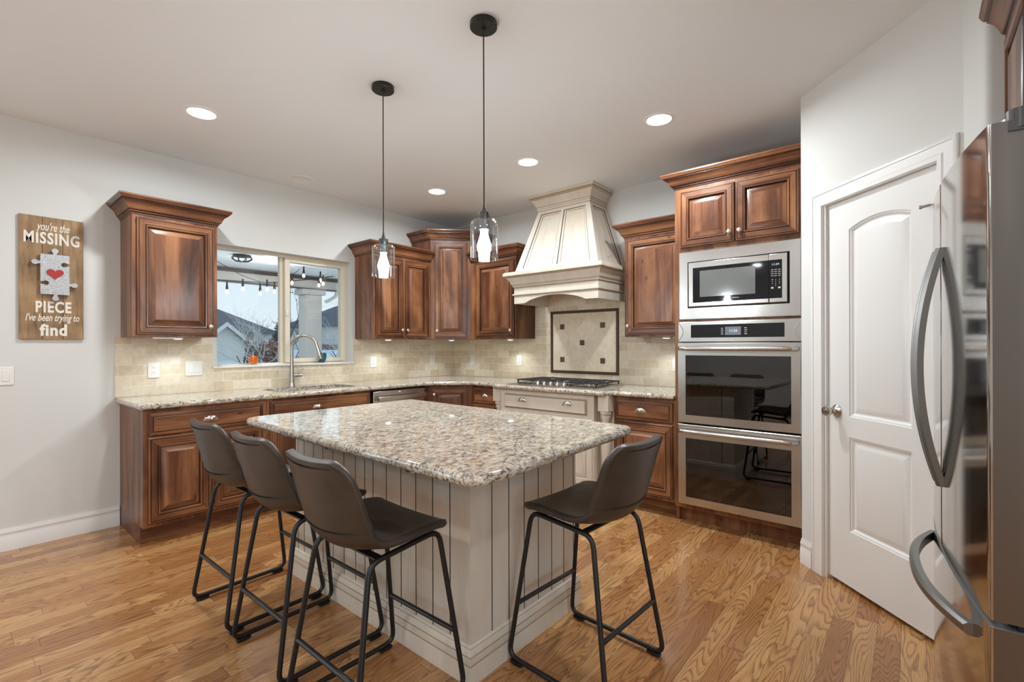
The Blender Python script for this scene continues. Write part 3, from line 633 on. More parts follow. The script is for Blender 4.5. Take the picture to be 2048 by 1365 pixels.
# ---- diagonal corner base
b3 = thing('corner_base_cabinet', (0, 0, 0), 0, 'diagonal brown wood corner base cabinet with a single door', 'cabinet')
A2, B2 = (-0.912, -0.610), (-0.610, -0.912)
mb = MB(); mb.prism([(-0.002, -0.002), (-0.955, -0.002), (-0.955, -0.610), A2, B2, (-0.610, -0.935), (-0.002, -0.935)], 0.115, BZ)
q = 0.05; mb.prism([(-0.002, -0.002), (-0.955, -0.002), (-0.955, -0.54), (-0.883, -0.54), (-0.54, -0.883), (-0.54, -0.935), (-0.002, -0.935)], 0, 0.115); mb.build('cabinet_body', WOODM, b3, smooth=0)
Lb = math.dist(A2, B2)
dd = front('door', b3, 0.030, Lb - 0.030, 0.142, 0.852); dd.location = (A2[0] - 0.0004, A2[1] - 0.0004, 0); dd.rotation_euler = (0, 0, radians(-45)); knob(dd, 0.060, 0.785, -0.019)
# ---- drawer stack left of the cream range cabinet
b4 = thing('drawer_base_cabinet', (0, -0.936, 0), R90, 'narrow brown wood drawer cabinet between the corner cabinet and the cream range cabinet', 'cabinet')
carcass(b4, 0.362, 0.610, 0, BZ, toe=0.115)
for za, zb in ((0.706, 0.852), (0.520, 0.694), (0.334, 0.508), (0.142, 0.322)):
    dd = front('drawer', b4, 0.024, 0.346, za, zb, -0.6105, SLABP, SLABG, level_center=True); cup_pull(dd, 0.185, (za + zb) / 2 - 0.004, -0.632)
# ---- base right of the range cabinet
b5 = thing('base_cabinet', (0, -2.535, 0), R90, 'brown wood base cabinet between the cream range cabinet and the ovens', 'cabinet')
carcass(b5, 0.500, 0.610, 0, BZ, toe=0.115)
dd = front('drawer', b5, 0.018, 0.482, 0.698, 0.850, -0.6105, SLABP, SLABG, level_center=True); cup_pull(dd, 0.232, 0.770, -0.632)
dd = front('door', b5, 0.018, 0.482, 0.142, 0.684, -0.6105); knob(dd, 0.046, 0.62, -0.630)

# ---- cream range cabinet with turned posts
rc = thing('range_cabinet', (0, -1.300, 0), R90, 'cream glazed cabinet under the cooktop with a wide drawer and turned corner posts', 'cabinet')
mb = MB(); mb.box(0.0, 1.233, -0.60, -0.002, 0.0, 0.86); mb.box(0.100, 1.100, -0.700, -0.60, 0.115, BZ); mb.box(0.10, 1.10, -0.64, -0.60, 0, 0.115)
mb.build('cabinet_body', CREAMM, rc, smooth=0)
def post(x, nm='turned_post'):
    mb = MB(); h = 0.046; c = (x, -0.655, 0)
    mb.box(x - h, x + h, -0.655 - h, -0.655 + h, 0.752, BZ); mb.box(x - h, x + h, -0.655 - h, -0.655 + h, 0.0, 0.13)
    pr = [(.034, .130), (.034, .138), (.040, .143), (.040, .158), (.030, .166), (.026, .175), (.030, .30), (.034, .42), (.0375, .50), (.036, .575), (.030, .60), (.030, .606), (.041, .612), (.041, .626), (.030, .632), (.030, .640), (.024, .655), (.028, .68), (.036, .70), (.036, .715), (.030, .722), (.040, .728), (.040, .744), (.034, .752)]
    mb.lathe([(r * 1.1, z) for r, z in pr], c, 24, lambda i, k: 2 if i in (1, 3, 10, 12, 14, 20) else 0)
    mb.build(nm, CREAMM, rc, smooth=35)
post(0.050); post(1.183)
front('drawer', rc, 0.150, 1.040, 0.700, 0.838, -0.7005, [(0, 0), (0, .002), (.0015, .002), (.004, .0), (.016, .001), (.018, .016), (.022, .018)], {1, 3}, CREAMM)
dr = rc.children[-1]; cup_pull(dr, 0.371, 0.782, -0.7185); cup_pull(dr, 0.854, 0.782, -0.7185)
CRP = [(0, 0), (0, .014), (.003, .018), (.05, .018), (.054, .012), (.056, .012), (.060, .0125), (.085, .019), (.087, .020)]
front('door', rc, 0.112, 0.590, 0.142, 0.672, -0.7005, CRP, {4, 5}, CREAMM); knob(rc.children[-1], 0.555, 0.60, -0.718)
front('door', rc, 0.598, 1.088, 0.142, 0.672, -0.7005, CRP, {4, 5}, CREAMM); knob(rc.children[-1], 0.632, 0.60, -0.718)

# ---- counters (L-shaped with diagonal corner and the range bump-out)
def counter():
    Y, X, D = -0.652, -0.652, 0.935
    poly = [(-3.290, -0.0005), (-3.290, Y), (-D, Y), (X, -D), (X, -1.262), (-0.745, -1.325), (-0.745, -2.495), (-0.652, -2.560), (-0.652, -3.036), (-0.0005, -3.036), (-0.0005, -0.0005)]
    sink = rr_poly(-2.36, -1.64, -0.520, -0.150, 0.09)
    pts = round_corners(poly, [0, 0.03, 0.18, 0.18, 0.05, 0.03, 0.03, 0.05, 0, 0, 0])
    mb = MB(); slab(mb, pts, 0.8800, 0.9155, 0.010, [sink])
    return tag(mb.build('granite_counter', GRANITE, None, smooth=50), 'long L-shaped speckled granite worktop along both walls', 'countertop')
counter()
# sink bowls
sk = thing('kitchen_sink', (0, 0, 0), 0, 'undermounted stainless steel double sink below the window', 'sink')
for x0, x1 in ((-2.372, -2.012), (-1.996, -1.628)):
    o_ = rr_poly(x0, x1, -0.532, -0.138, 0.07); i_ = inset(o_, 0.012); bt = inset(o_, 0.05)
    mb = MB(); mb.loops([[(x, y, 0.8795) for x, y in o_], [(x, y, 0.8795) for x, y in i_], [(x, y, 0.70) for x, y in inset(o_, 0.02)], [(x, y, 0.67) for x, y in bt]], 0, False, True)
    bo = mb.build('bowl', STEEL, sk)
    mb = MB(); mb.lathe([(0.042, 0.0), (0.040, 0.004), (0.03, 0.002), (0.001, -0.002)], ((x0 + x1) / 2, -0.33, 0.671), 20); mb.build('drain', CHROME, bo)

# ---- backsplash
def backsplash():
    t = thing('tile_backsplash', (0, 0, 0), 0, 'tumbled travertine brick-pattern tile behind the counters', 'backsplash')
    mb = MB(); y0, y1 = -0.010, -0.0006
    mb.box(-3.287, WX0 - 0.036, y0, y1, 0.9165, 1.349); mb.box(WX1 + 0.029, -0.0006, y0, y1, 0.9165, 1.349); mb.box(WX0 - 0.036, WX1 + 0.029, y0, y1, 0.9165, WZ0 - 0.0005)
    mb.build('tile_panel', TRAV_X, t, smooth=0)
    mb = MB(); x0, x1 = -0.010, -0.0006
    mb.box(x0, x1, -1.284, -0.0110, 0.9165, 1.349); mb.box(x0, x1, -2.484, -1.2845, 0.9165, 1.90); mb.box(x0, x1, -3.034, -2.4845, 0.9165, 1.349)
    mb.build('tile_panel', TRAV_Y, t, smooth=0)
    # framed diamond panel above the cooktop
    ya, yb, za, zb = -2.268, -1.492, 0.996, 1.628
    mb = MB(); pr = [(0, 0), (.0, .008), (.004, .013), (.009, .012), (.011, .008), (.014, .010), (.022, .014), (.027, .008), (.030, 0)]
    R = [[(-0.0105 - d, ya + i, za + i), (-0.0105 - d, yb - i, za + i), (-0.0105 - d, yb - i, zb - i), (-0.0105 - d, ya + i, zb - i)] for i, d in pr]
    mb.loops(R, 0, False, False); n0 = 0
    for k in range(44):                                     # rope beads on the liner
        u = ya + 0.018 + (yb - ya - 0.036) * k / 43
        for z in (za + 0.018, zb - 0.018): mb.box(-0.0255, -0.020, u - 0.004, u + 0.004, z - 0.005, z + 0.005)
    for k in range(36):
        w_ = za + 0.018 + (zb - za - 0.036) * k / 35
        for y in (ya + 0.018, yb - 0.018): mb.box(-0.0255, -0.020, y - 0.005, y + 0.005, w_ - 0.004, w_ + 0.004)
    mb.build('bronze_frame', BRONZE, t, smooth=30)
    mb = MB(); mb.box(-0.0135, -0.0104, ya + 0.028, yb - 0.028, za + 0.028, zb - 0.028); mb.build('diamond_tile_panel', TRAV_D, t, smooth=0)
    for y, z in ((-1.634, 1.467), (-1.634, 1.135), (-1.870, 1.305), (-2.098, 1.473), (-2.098, 1.130)):
        mb = MB(); h = 0.026
        mb.box(-0.0165, -0.0137, y - h, y + h, z - h, z + h)
        for a in (-1, 0, 1): mb.box(-0.0185, -0.0165, y - h * .75, y + h * .75, z + a * 0.016 - 0.005, z + a * 0.016 + 0.005)
        mb.build('accent_tile', BRONZE, t, bevel=0.002)
backsplash()

# ---- outlets and switches
def plate(loc, rot, label, kind, cat, w=0.074, group=None):
    t = thing('wall_outlet' if kind == 'outlet' else 'light_switch', loc, rot, label, cat, group)
    mb = MB(); mb.box(-w / 2, w / 2, -0.006, 0, -0.058, 0.058); mb.build('cover_plate', WHITEP, t, bevel=0.003)
    n = 1 if w < 0.1 else 2
    for i in range(n):
        c = 0 if n == 1 else (-0.023 + 0.046 * i)
        mb = MB()
        if kind == 'switch':
            mb.box(c - 0.0165, c + 0.0165, -0.0095, -0.0061, -0.033, 0.033); mb.build('rocker', WHITEP, t, bevel=0.002)
        else:
            mb.box(c - 0.0165, c + 0.0165, -0.0085, -0.0061, -0.033, 0.033); r = mb.build('receptacle', WHITEP, t, bevel=0.002)
            mb = MB()
            for z in (-0.017, 0.017):
                mb.box(c - 0.007, c - 0.005, -0.0089, -0.00855, z, z + 0.009); mb.box(c + 0.005, c + 0.007, -0.0089, -0.00855, z, z + 0.008); mb.box(c - 0.002, c + 0.002, -0.0089, -0.00855, z - 0.009, z - 0.005)
            mb.build('slot', SLOT, r, smooth=0)
plate((-3.060, -0.0105, 1.103), 0, 'white duplex outlet on the tile below the left wall cabinet', 'outlet', 'outlet')
plate((-2.797, -0.0105, 1.107), 0, 'double white rocker switch on the tile left of the window', 'switch', 'switch', 0.118)
plate((-1.157, -0.0105, 1.109), 0, 'white duplex outlet on the tile just right of the window', 'outlet', 'outlet')
plate((-0.349, -0.0105, 1.109), 0, 'white duplex outlet on the tile left of the room corner', 'outlet', 'outlet')
plate((-0.0105, -0.350, 1.110), R90, 'white duplex outlet on the tile right of the room corner', 'outlet', 'outlet')
plate((-0.0105, -1.069, 1.114), R90, 'white duplex outlet on the tile left of the bronze framed panel', 'outlet', 'outlet')
plate((-0.0105, -2.815, 1.112), R90, 'white duplex outlet on the tile beside the oven cabinet', 'outlet', 'outlet')
plate((-3.845, -0.0005, 1.099), 0, 'white switch on the painted wall below the wooden sign', 'switch', 'switch', 0.118)

# ================================================================== OVEN TOWER AND APPLIANCES (local: x from y=-3.037 towards the pantry)
TW, TD = 0.828, 0.620
tw = thing('oven_cabinet', (0, -3.037, 0), R90, 'tall brown wood cabinet housing the microwave and double oven, with two doors on top', 'cabinet')
mb = MB()
mb.box(0, 0.020, -0.60, -0.002, 0, 2.418); mb.box(TW - 0.020, TW, -0.60, -0.002, 0.0, 2.418); mb.box(0.020, TW - 0.020, -0.02, -0.002, 0, 2.418)
mb.box(0.0205, TW - 0.0205, -0.60, -0.021, 1.962, 2.418); mb.box(0.0205, TW - 0.0205, -0.60, -0.021, 1.447, 1.459); mb.box(0.0205, TW - 0.0205, -0.56, -0.021, 0.0, 0.135)
for (a, b_, z0, z1) in ((0, 0.044, 0.135, 2.418), (TW - 0.036, TW, 0.10, 2.418), (0.044, TW - 0.036, 0.10, 0.1475), (0.044, TW - 0.036, 1.4445, 1.4625), (0.044, TW - 0.036, 1.948, 1.985), (0.044, TW - 0.036, 2.385, 2.418)):
    mb.box(a, b_, -TD, -0.6005, z0, z1)
mb.box(0.4045, 0.4235, -TD, -0.6005, 1.985, 2.385); mb.box(0, 0.044, -TD, -0.6005, 0.10, 0.135)
mb.build('cabinet_body', WOODM, tw, smooth=0)
TOPP = [(i * (1 if i < .05 else 0.93), d) for i, d in DOORP]
dd = front('door', tw, 0.044, 0.412, 1.984, 2.388, -TD - 0.0005); knob(dd, 0.384, 2.050, -TD - 0.019)
dd = front('door', tw, 0.422, 0.792, 1.984, 2.388, -TD - 0.0005); knob(dd, 0.450, 2.050, -TD - 0.019)
crown(tw, [(0, -0.002), (0, -TD), (TW, -TD)], 2.414, side=1, hscale=0.88)

def frame_loops(mb, x0, x1, z0, z1, ix0, ix1, iz0, iz1, yf, yb, m=0):
    O = [(x0, z0), (x1, z0), (x1, z1), (x0, z1)]; I = [(ix0, iz0), (ix1, iz0), (ix1, iz1), (ix0, iz1)]
    c = 0.004
    oin = [(x0 + c, z0 + c), (x1 - c, z0 + c), (x1 - c, z1 - c), (x0 + c, z1 - c)]
    mb.loops([[(x, yb, z) for x, z in O], [(x, yf + c, z) for x, z in O], [(x, yf, z) for x, z in oin], [(x, yf, z) for x, z in I], [(x, yb, z) for x, z in I]], m, False, False)
    mb.loops([[(x, yb, z) for x, z in I], [(x, yb, z) for x, z in O]], m, False, False)
# ---- double wall oven
ov = thing('double_wall_oven', (0, -3.037, 0), R90, 'stainless steel double wall oven with two glass doors, set in the tall cabinet', 'oven')
OX0, OX1 = 0.040, 0.810
mb = MB(); mb.box(0.05, 0.788, -0.600, -0.05, 0.150, 0.166); mb.box(0.05, 0.788, -0.600, -0.05, 1.425, 1.440); mb.box(0.05, 0.066, -0.60, -0.05, 0.166, 1.425); mb.box(0.772, 0.788, -0.60, -0.05, 0.166, 1.425); mb.box(0.066, 0.772, -0.066, -0.05, 0.166, 1.425)
mb.box(0.066, 0.772, -0.60, -0.067, 0.688, 0.740); mb.box(0.066, 0.772, -0.60, -0.067, 1.26, 1.425)
mb.build('oven_box', plain('dark_oven_enamel', rgb(58, 52, 50), 0.35), ov, smooth=0)
mb = MB(); mb.box(0.046, 0.790, -0.632, -0.601, 0.150, 1.442); 
mb2 = MB(); frame_loops(mb2, 0.048, 0.788, 0.152, 1.440, 0.090, 0.756, 0.19, 1.30, -0.628, -0.6225); mb2.build('inner_trim', BLACKP, ov, smooth=0)
mb = MB(); mb.box(OX0, OX1, -0.668, -0.6295, 1.302, 1.446); cp = mb.build('control_panel', STEEL, ov, bevel=0.004)
mb = MB(); mb.box(0.132, 0.718, -0.6695, -0.6682, 1.332, 1.422); cg = mb.build('panel_glass', plain('black_glass', rgb(24, 25, 28), 0.05), cp, smooth=0)
mb = MB(); mb.box(0.362, 0.462, -0.6702, -0.6696, 1.348, 1.404); sc_ = mb.build('display', SCREEN, cg, smooth=0)
lettering('11:24', DISPLAY, sc_, 0.392, 0.438, 1.367, 1.387, -0.6703)
for i in range(4):
    for xa in (0.336, 0.484):
        mb = MB(); mb.box(xa, xa + 0.006, -0.6700, -0.6696, 1.392 - i * 0.013, 1.396 - i * 0.013); mb.box(xa + 0.008, xa + 0.013 + 0.002 * (i % 2), -0.6700, -0.6696, 1.392 - i * 0.013, 1.396 - i * 0.013); mb.build('key_mark', WHITEP, cg, smooth=0)
for sx in (1, -1):          # curved end caps of the panel
    cx = OX0 if sx > 0 else OX1
    mb = MB(); pts = [(cx + sx * 0.036 * sin(pi * k / 12), -0.6695, 1.306 + 0.136 * k / 12) for k in range(13)]; mb.tube(pts, 0.0018, 6); mb.build('end_cap', STEEL, cp)
def oven_door(z0, z1, gz0, gz1, hz):
    mb = MB(); frame_loops(mb, OX0, OX1, z0, z1, 0.097, 0.756, gz0, gz1, -0.680, -0.6300)
    d = mb.build('oven_door', STEEL, ov, smooth=30)
    mb = MB(); mb.box(0.0975, 0.7555, -0.674, -0.669, gz0 + 0.0005, gz1 - 0.0005); mb.build('door_glass', OVENGLASS, d, smooth=0)
    mb = MB(); frame_loops(mb, 0.098, 0.755, gz0 + .001, gz1 - .001, 0.136, 0.717, gz0 + 0.030, gz1 - 0.035, -0.660, -0.640); mb.build('glass_border', BLACKP, d, smooth=0)
    mb = MB()
    pts = [(0.062, -0.685, hz), (0.064, -0.712, hz), (0.085, -0.728, hz)] + [(0.085 + 0.680 * k / 14, -0.728 - 0.008 * sin(pi * k / 14), hz) for k in range(1, 14)] + [(0.765, -0.728, hz), (0.786, -0.712, hz), (0.788, -0.685, hz)]
    mb.tube(pts, 0.0150, 14); h = mb.build('handle', STEEL, d, smooth=60)
    return d
oven_door(0.728, 1.296, 0.784, 1.208, 1.256)
d2 = oven_door(0.146, 0.716, 0.202, 0.620, 0.674)
mb = MB()
for k in range(10): mb.box(0.385 + k * 0.0095, 0.390 + k * 0.0095, -0.6804, -0.6799, 0.168, 0.176)
mb.build('nameplate_print', plain('grey_print', rgb(138, 128, 118), 0.5), d2, smooth=0)
for zz in (0.34, 0.50, 0.90, 1.06):
    mb = MB(); 
    for x in (0.075, 0.76): mb.cyl((x, -0.60, zz), (x, -0.08, zz), 0.003, n=6)
    for k in range(9): y = -0.59 + k * 0.062; mb.cyl((0.075, y, zz), (0.76, y, zz), 0.0022, n=6)
    mb.build('oven_rack', CHROME, ov, smooth=60)
# ---- microwave with trim kit
mw = thing('built_in_microwave', (0, -3.037, 0), R90, 'stainless steel built-in microwave with black window and keypad, above the double oven', 'microwave')
mb = MB(); frame_loops(mb, 0.038, 0.803, 1.463, 1.948, 0.101, 0.744, 1.543, 1.873, -0.645, -0.6205); mb.build('trim_frame', STEEL, mw, smooth=30)
mb = MB(); mb.box(0.085, 0.752, -0.600, -0.10, 1.53, 1.885); mb.build('case', BLACKP, mw, smooth=0)
mb = MB(); mb.box(0.1015, 0.7435, -0.618, -0.601, 1.5435, 1.8725); mb.build('cavity_liner', BLACKP, mw, smooth=0)
mb = MB(); mb.box(0.112, 0.6275, -0.662, -0.6185, 1.552, 1.865); md = mb.build('door', STEEL, mw, bevel=0.004)
mb = MB(); mb.box(0.6290, 0.732, -0.662, -0.6185, 1.552, 1.865); mc = mb.build('control_panel', STEEL, mw, bevel=0.004)
BG = plain('black_appliance_glass', rgb(20, 21, 24), 0.04)
mb = MB(); mb.box(0.144, 0.6272, -0.6632, -0.6622, 1.579, 1.825); mg = mb.build('door_glass', BG, md, smooth=0)
mb = MB(); mb.box(0.193, 0.549, -0.6640, -0.6633, 1.617, 1.800); mb.build('viewing_screen', plain('grey_mesh_screen', rgb(112, 114, 112), 0.12), mg, smooth=0)
lettering('Whirlpool', WHITEP, mg, 0.408, 0.449, 1.594, 1.604, -0.6633)
mb = MB(); mb.box(0.6294, 0.704, -0.6632, -0.6622, 1.579, 1.825); kg = mb.build('keypad_glass', BG, mc, smooth=0)
lettering('11:24', DISPLAY, kg, 0.647, 0.688, 1.790, 1.802, -0.6633, shear=0.15)
rows = ['POP', 'MEAL', 'DEF', 'TIME', 'COOK'] ; kx = (0.642, 0.661, 0.682)
for r in range(4):
    for c_ in range(3):
        mb = MB(); mb.box(kx[c_], kx[c_] + 0.014, -0.6636, -0.6633, 1.760 - r * 0.013, 1.7625 - r * 0.013); mb.build('key_mark', WHITEP, kg, smooth=0)
for i, ch in enumerate('123456789'): lettering(ch, WHITEP, kg, kx[i % 3] + 0.005, kx[i % 3] + 0.009, 1.695 - (i // 3) * 0.013, 1.701 - (i // 3) * 0.013, -0.6633)
lettering('0', WHITEP, kg, kx[1] + 0.005, kx[1] + 0.009, 1.656, 1.662, -0.6633)
for c_ in (0, 2): 
    mb = MB(); frame_loops(mb, kx[c_], kx[c_] + 0.013, 1.641, 1.651, kx[c_] + .001, kx[c_] + 0.012, 1.642, 1.650, -0.6637, -0.6633); mb.build('key_mark', WHITEP, kg, smooth=0)

# ================================================================== RANGE HOOD (local: x along the wall from y=-1.44)
HY = -1.440; HW = 0.914; hd = thing('range_hood', (0, HY, 0), R90, 'cream glazed wooden range hood with tapered chimney and arched mantle above the cooktop', 'range hood')
MD = 0.545
# arched mantle front
def arch(x, z0=1.678, rise=0.062):
    u = (x - HW / 2) / (HW / 2 - 0.130)
    return z0 + (rise * (1 - u * u) ** 0.8 if abs(u) < 1 else 0)
xs = [HW * k / 60 for k in range(61)]
mb = MB()
for yy in (-MD, -MD + 0.022):
    pass
o = []
front_lo = [(x, -MD, arch(x)) for x in xs]; front_hi = [(x, -MD, 1.834) for x in xs]; back_lo = [(x, -MD + 0.022, arch(x)) for x in xs]; back_hi = [(x, -MD + 0.022, 1.834) for x in xs]
mb.loops([front_lo, front_hi], 0, False, False, closed=False); mb.loops([back_lo, back_hi], 0, False, False, closed=False); mb.loops([front_lo, back_lo], 0, False, False, closed=False)
mb.box(0, 0.022, -MD + 0.0222, -0.011, 1.678, 1.834); mb.box(HW - 0.022, HW, -MD + 0.0222, -0.011, 1.678, 1.834)
for xx in (0, HW): mb.add([(xx, -MD, 1.678), (xx, -MD + 0.0222, 1.678), (xx, -MD + 0.0222, 1.834), (xx, -MD, 1.834)], [(0, 1, 2, 3)])
mb.build('mantle', CREAMM, hd, smooth=25)
mb = MB(); mb.box(0.023, HW - 0.023, -MD + 0.023, -0.012, 1.80, 1.83); mb.build('vent_panel', plain('hood_liner', rgb(196, 176, 140), 0.4), hd, smooth=0)
mb = MB()
for k in range(14): mb.box(0.25 + k * 0.03, 0.262 + k * 0.03, -0.40, -0.16, 1.795, 1.7995)
mb.build('vent_grille', STEEL, hd, smooth=0)
# small lip moulding and mantle crown
def wrap(prof, nm, d, x0, x1, glz=(), yb=-0.011):
    mb = MB(); mb.sweep([(x0, yb), (x0, -d), (x1, -d), (x1, yb)], prof, lambda i, k: 2 if k in glz else 0, side=1)
    return mb.build(nm, CREAMM, hd, smooth=35)
wrap([(0, 1.750), (.010, 1.756), (.014, 1.762), (.014, 1.768), (.006, 1.772), (0, 1.776)], 'lip_moulding', MD, 0, HW, (0, 4))
MC = [(0, 1.826), (.004, 1.826), (.005, 1.834), (.010, 1.836), (.010, 1.846), (.014, 1.848), (.014, 1.854), (.020, 1.858), (.026, 1.872), (.034, 1.894), (.048, 1.916), (.054, 1.922), (.054, 1.928), (.062, 1.930), (.066, 1.936), (.078, 1.940), (.078, 1.966), (0, 1.966)]
wrap(MC, 'mantle_crown', MD, 0, HW, (1, 4, 6, 11, 13))
mb = MB(); mb.box(-0.070, HW + 0.070, -MD - 0.070, -0.011, 1.9665, 1.974); mb.build('mantle_shelf', CREAMM, hd, smooth=0)
# tapered body with recessed panels
TB = (0.002, HW - 0.002, -MD + 0.006, 1.9745); TT = (0.115, 0.115 + 0.575, -0.300, 2.600)
def quadpt(face, u, v, off=0.0):
    bl = {'f': (Vector((TB[0], TB[2], TB[3])), Vector((TB[1], TB[2], TB[3])), Vector((TT[1], TT[2], TT[3])), Vector((TT[0], TT[2], TT[3]))),
          'r': (Vector((TB[1], TB[2], TB[3])), Vector((TB[1], -0.011, TB[3])), Vector((TT[1], -0.011, TT[3])), Vector((TT[1], TT[2], TT[3]))),
          'l': (Vector((TB[0], -0.011, TB[3])), Vector((TB[0], TB[2], TB[3])), Vector((TT[0], TT[2], TT[3])), Vector((TT[0], -0.011, TT[3])))}[face]
    a = bl[0].lerp(bl[1], u); b_ = bl[3].lerp(bl[2], u); p = a.lerp(b_, v); n_ = (bl[1] - bl[0]).cross(bl[3] - bl[0]).normalized()
    return p + n_ * off
mb = MB()
def panel_face(face, panels, vlo, vhi):
    us = [0] + [q for p in panels for q in p] + [1]
    # stiles and rails
    for i in range(0, len(us), 2):
        a, b_ = us[i], us[i + 1]
        mb.add([quadpt(face, a, 0), quadpt(face, b_, 0), quadpt(face, b_, 1), quadpt(face, a, 1)], [(0, 1, 2, 3)])
    for a, b_ in panels:
        mb.add([quadpt(face, a, 0), quadpt(face, b_, 0), quadpt(face, b_, vlo), quadpt(face, a, vlo)], [(0, 1, 2, 3)]); mb.add([quadpt(face, a, vhi), quadpt(face, b_, vhi), quadpt(face, b_, 1), quadpt(face, a, 1)], [(0, 1, 2, 3)])
        W_ = (b_ - a); ku = 0.012 / W_ / 0.9; R = []
        for i_, d in ((0, 0), (0.004, -0.006), (0.014, -0.008), (0.017, -0.013), (0.050, -0.011), (0.075, -0.004), (0.078, -0.003)):
            fu = i_ / (0.36 if face == 'f' else 0.34); fv = i_ / 0.62
            ua, ub = a + fu * (W_ / 0.40) * 0.9, b_ - fu * (W_ / 0.40) * 0.9
            R.append([quadpt(face, ua, vlo + fv, d), quadpt(face, ub, vlo + fv, d), quadpt(face, ub, vhi - fv, d), quadpt(face, ua, vhi - fv, d)])
        mb.loops(R, lambda i, k: (3 if i == 0 and k != 0 else (2 if i == 2 and k != 0 else 0)), False, True)
panel_face('f', [(0.085, 0.475), (0.525, 0.915)], 0.06, 0.93); panel_face('r', [(0.14, 0.84)], 0.06, 0.93); panel_face('l', [(0.14, 0.84)], 0.06, 0.93)
mb.add([quadpt('l', 0, 0), quadpt('f', 0, 0), quadpt('f', 1, 0), quadpt('r', 1, 0)], [(0, 1, 2, 3)])
mb.build('tapered_body', CREAMM, hd, smooth=0)
# chimney collar and crown to the ceiling
mb = MB(); mb.box(TT[0] + .0, TT[1] - .0, TT[2], -0.011, 2.600, 2.7395); mb.build('collar', CREAMM, hd, smooth=0)
HC = [(0, 2.588), (.004, 2.588), (.006, 2.596), (.006, 2.612), (.011, 2.614), (.013, 2.622), (.013, 2.628), (.018, 2.632), (.024, 2.644), (.034, 2.668), (.052, 2.690), (.057, 2.694), (.057, 2.700), (.066, 2.703), (.074, 2.716), (.080, 2.720), (.080, 2.7394), (0, 2.7394)]
wrap(HC, 'crown_moulding', -TT[2], TT[0], TT[1], (1, 3, 6, 11, 13))
# hood lamp glow on the tile: two small lamps in the liner
for xx in (0.25, 0.66):
    mbl = MB(); mbl.lathe([(0.028, 0), (0.026, -0.004), (0.001, -0.005)], (xx, -0.27, 1.7995), 20); mbl.build('hood_lamp', PUCKGLOW, hd)

# ================================================================== COOKTOP
ck = thing('gas_cooktop', (-0.420, -1.935, 0.9158), R90, 'stainless steel gas cooktop with black grates set in the granite below the range hood', 'cooktop')
mb = MB(); hw, y0, y1 = 0.455, -0.285, 0.275
mb.loops([[(-hw, y0, 0), (hw, y0, 0), (hw, y1, 0), (-hw, y1, 0)], [(-hw, y0, .006), (hw, y0, .006), (hw, y1, .006), (-hw, y1, .006)], [(-hw + .04, y0 + .085, .022), (hw - .04, y0 + .085, .022), (hw - .02, y1 - .015, .022), (-hw + .02, y1 - .015, .022)]], 0, True, True)
mb.build('cooktop_pan', STEEL, ck, smooth=20)
mb = MB(); mb.tube([(-0.19, -0.232, .018), (-0.195, -0.20, .032), (-0.16, -0.19, .036), (0.16, -0.19, .036), (0.195, -0.20, .032), (0.19, -0.232, .018)], 0.004, 8); mb.build('knob_rail', CHROME, ck)
for i in range(5):
    x = -0.14 + 0.07 * i; mb = MB(); mb.lathe([(0.020, 0.0), (0.020, .006), (0.016, .010), (0.0155, .026), (0.013, .030), (0.001, .031)], (x, -0.222, .013), 16); kb = mb.build('control_knob', CHROME, ck)
    mb = MB(); mb.box(x - 0.0025, x + 0.0025, -0.238, -0.206, .040, .052); mb.build('knob_grip', CHROME, kb, bevel=0.001)
for gx in (-0.29, 0.0, 0.29):
    mb = MB(); w_ = 0.137
    for yy in (-0.165, 0.235): mb.box(gx - w_, gx + w_, yy - .006, yy + .006, .036, .048)
    for xx in (gx - w_, gx + w_ - .012): mb.box(xx, xx + .012, -0.165, 0.235, .036, .048)
    for cy in (-0.06, 0.13) if gx else (0.035,):
        for a in range(4):
            t_ = pi / 4 + a * pi / 2; mb.tube([(gx + cos(t_) * 0.13, cy + sin(t_) * 0.10, .044), (gx + cos(t_) * 0.06, cy + sin(t_) * 0.055, .050), (gx + cos(t_) * 0.022, cy + sin(t_) * 0.022, .048)], 0.006, 6)
        mb.box(gx - 0.006, gx + 0.006, cy - 0.105, cy - 0.03, .040, .052); mb.box(gx - 0.006, gx + 0.006, cy + 0.03, cy + 0.105, .040, .052)
    mb.box(gx - w_, gx + w_, 0.029, 0.041, .036, .046)
    for xx in (gx - w_ + .001, gx + w_ - .013):
        for yy in (-0.165, 0.03, 0.223): mb.box(xx, xx + .012, yy, yy + .012, .0222, .038)
    mb.build('grate', IRON, ck, bevel=0.0015)
for (bx, by, br_) in ((-0.29, -0.06, .034), (-0.29, 0.13, .042), (0, 0.035, .055), (0.29, -0.06, .042), (0.29, 0.13, .030)):
    mb = MB(); mb.lathe([(br_ + .014, 0), (br_ + .010, .008), (br_, .010), (br_, .020), (br_ - .006, .024), (0.001, .025)], (bx, by, .0222), 24, lambda i, k: 1 if i > 2 else 0); mb.build('burner', [CHROME, BLACKM], ck)

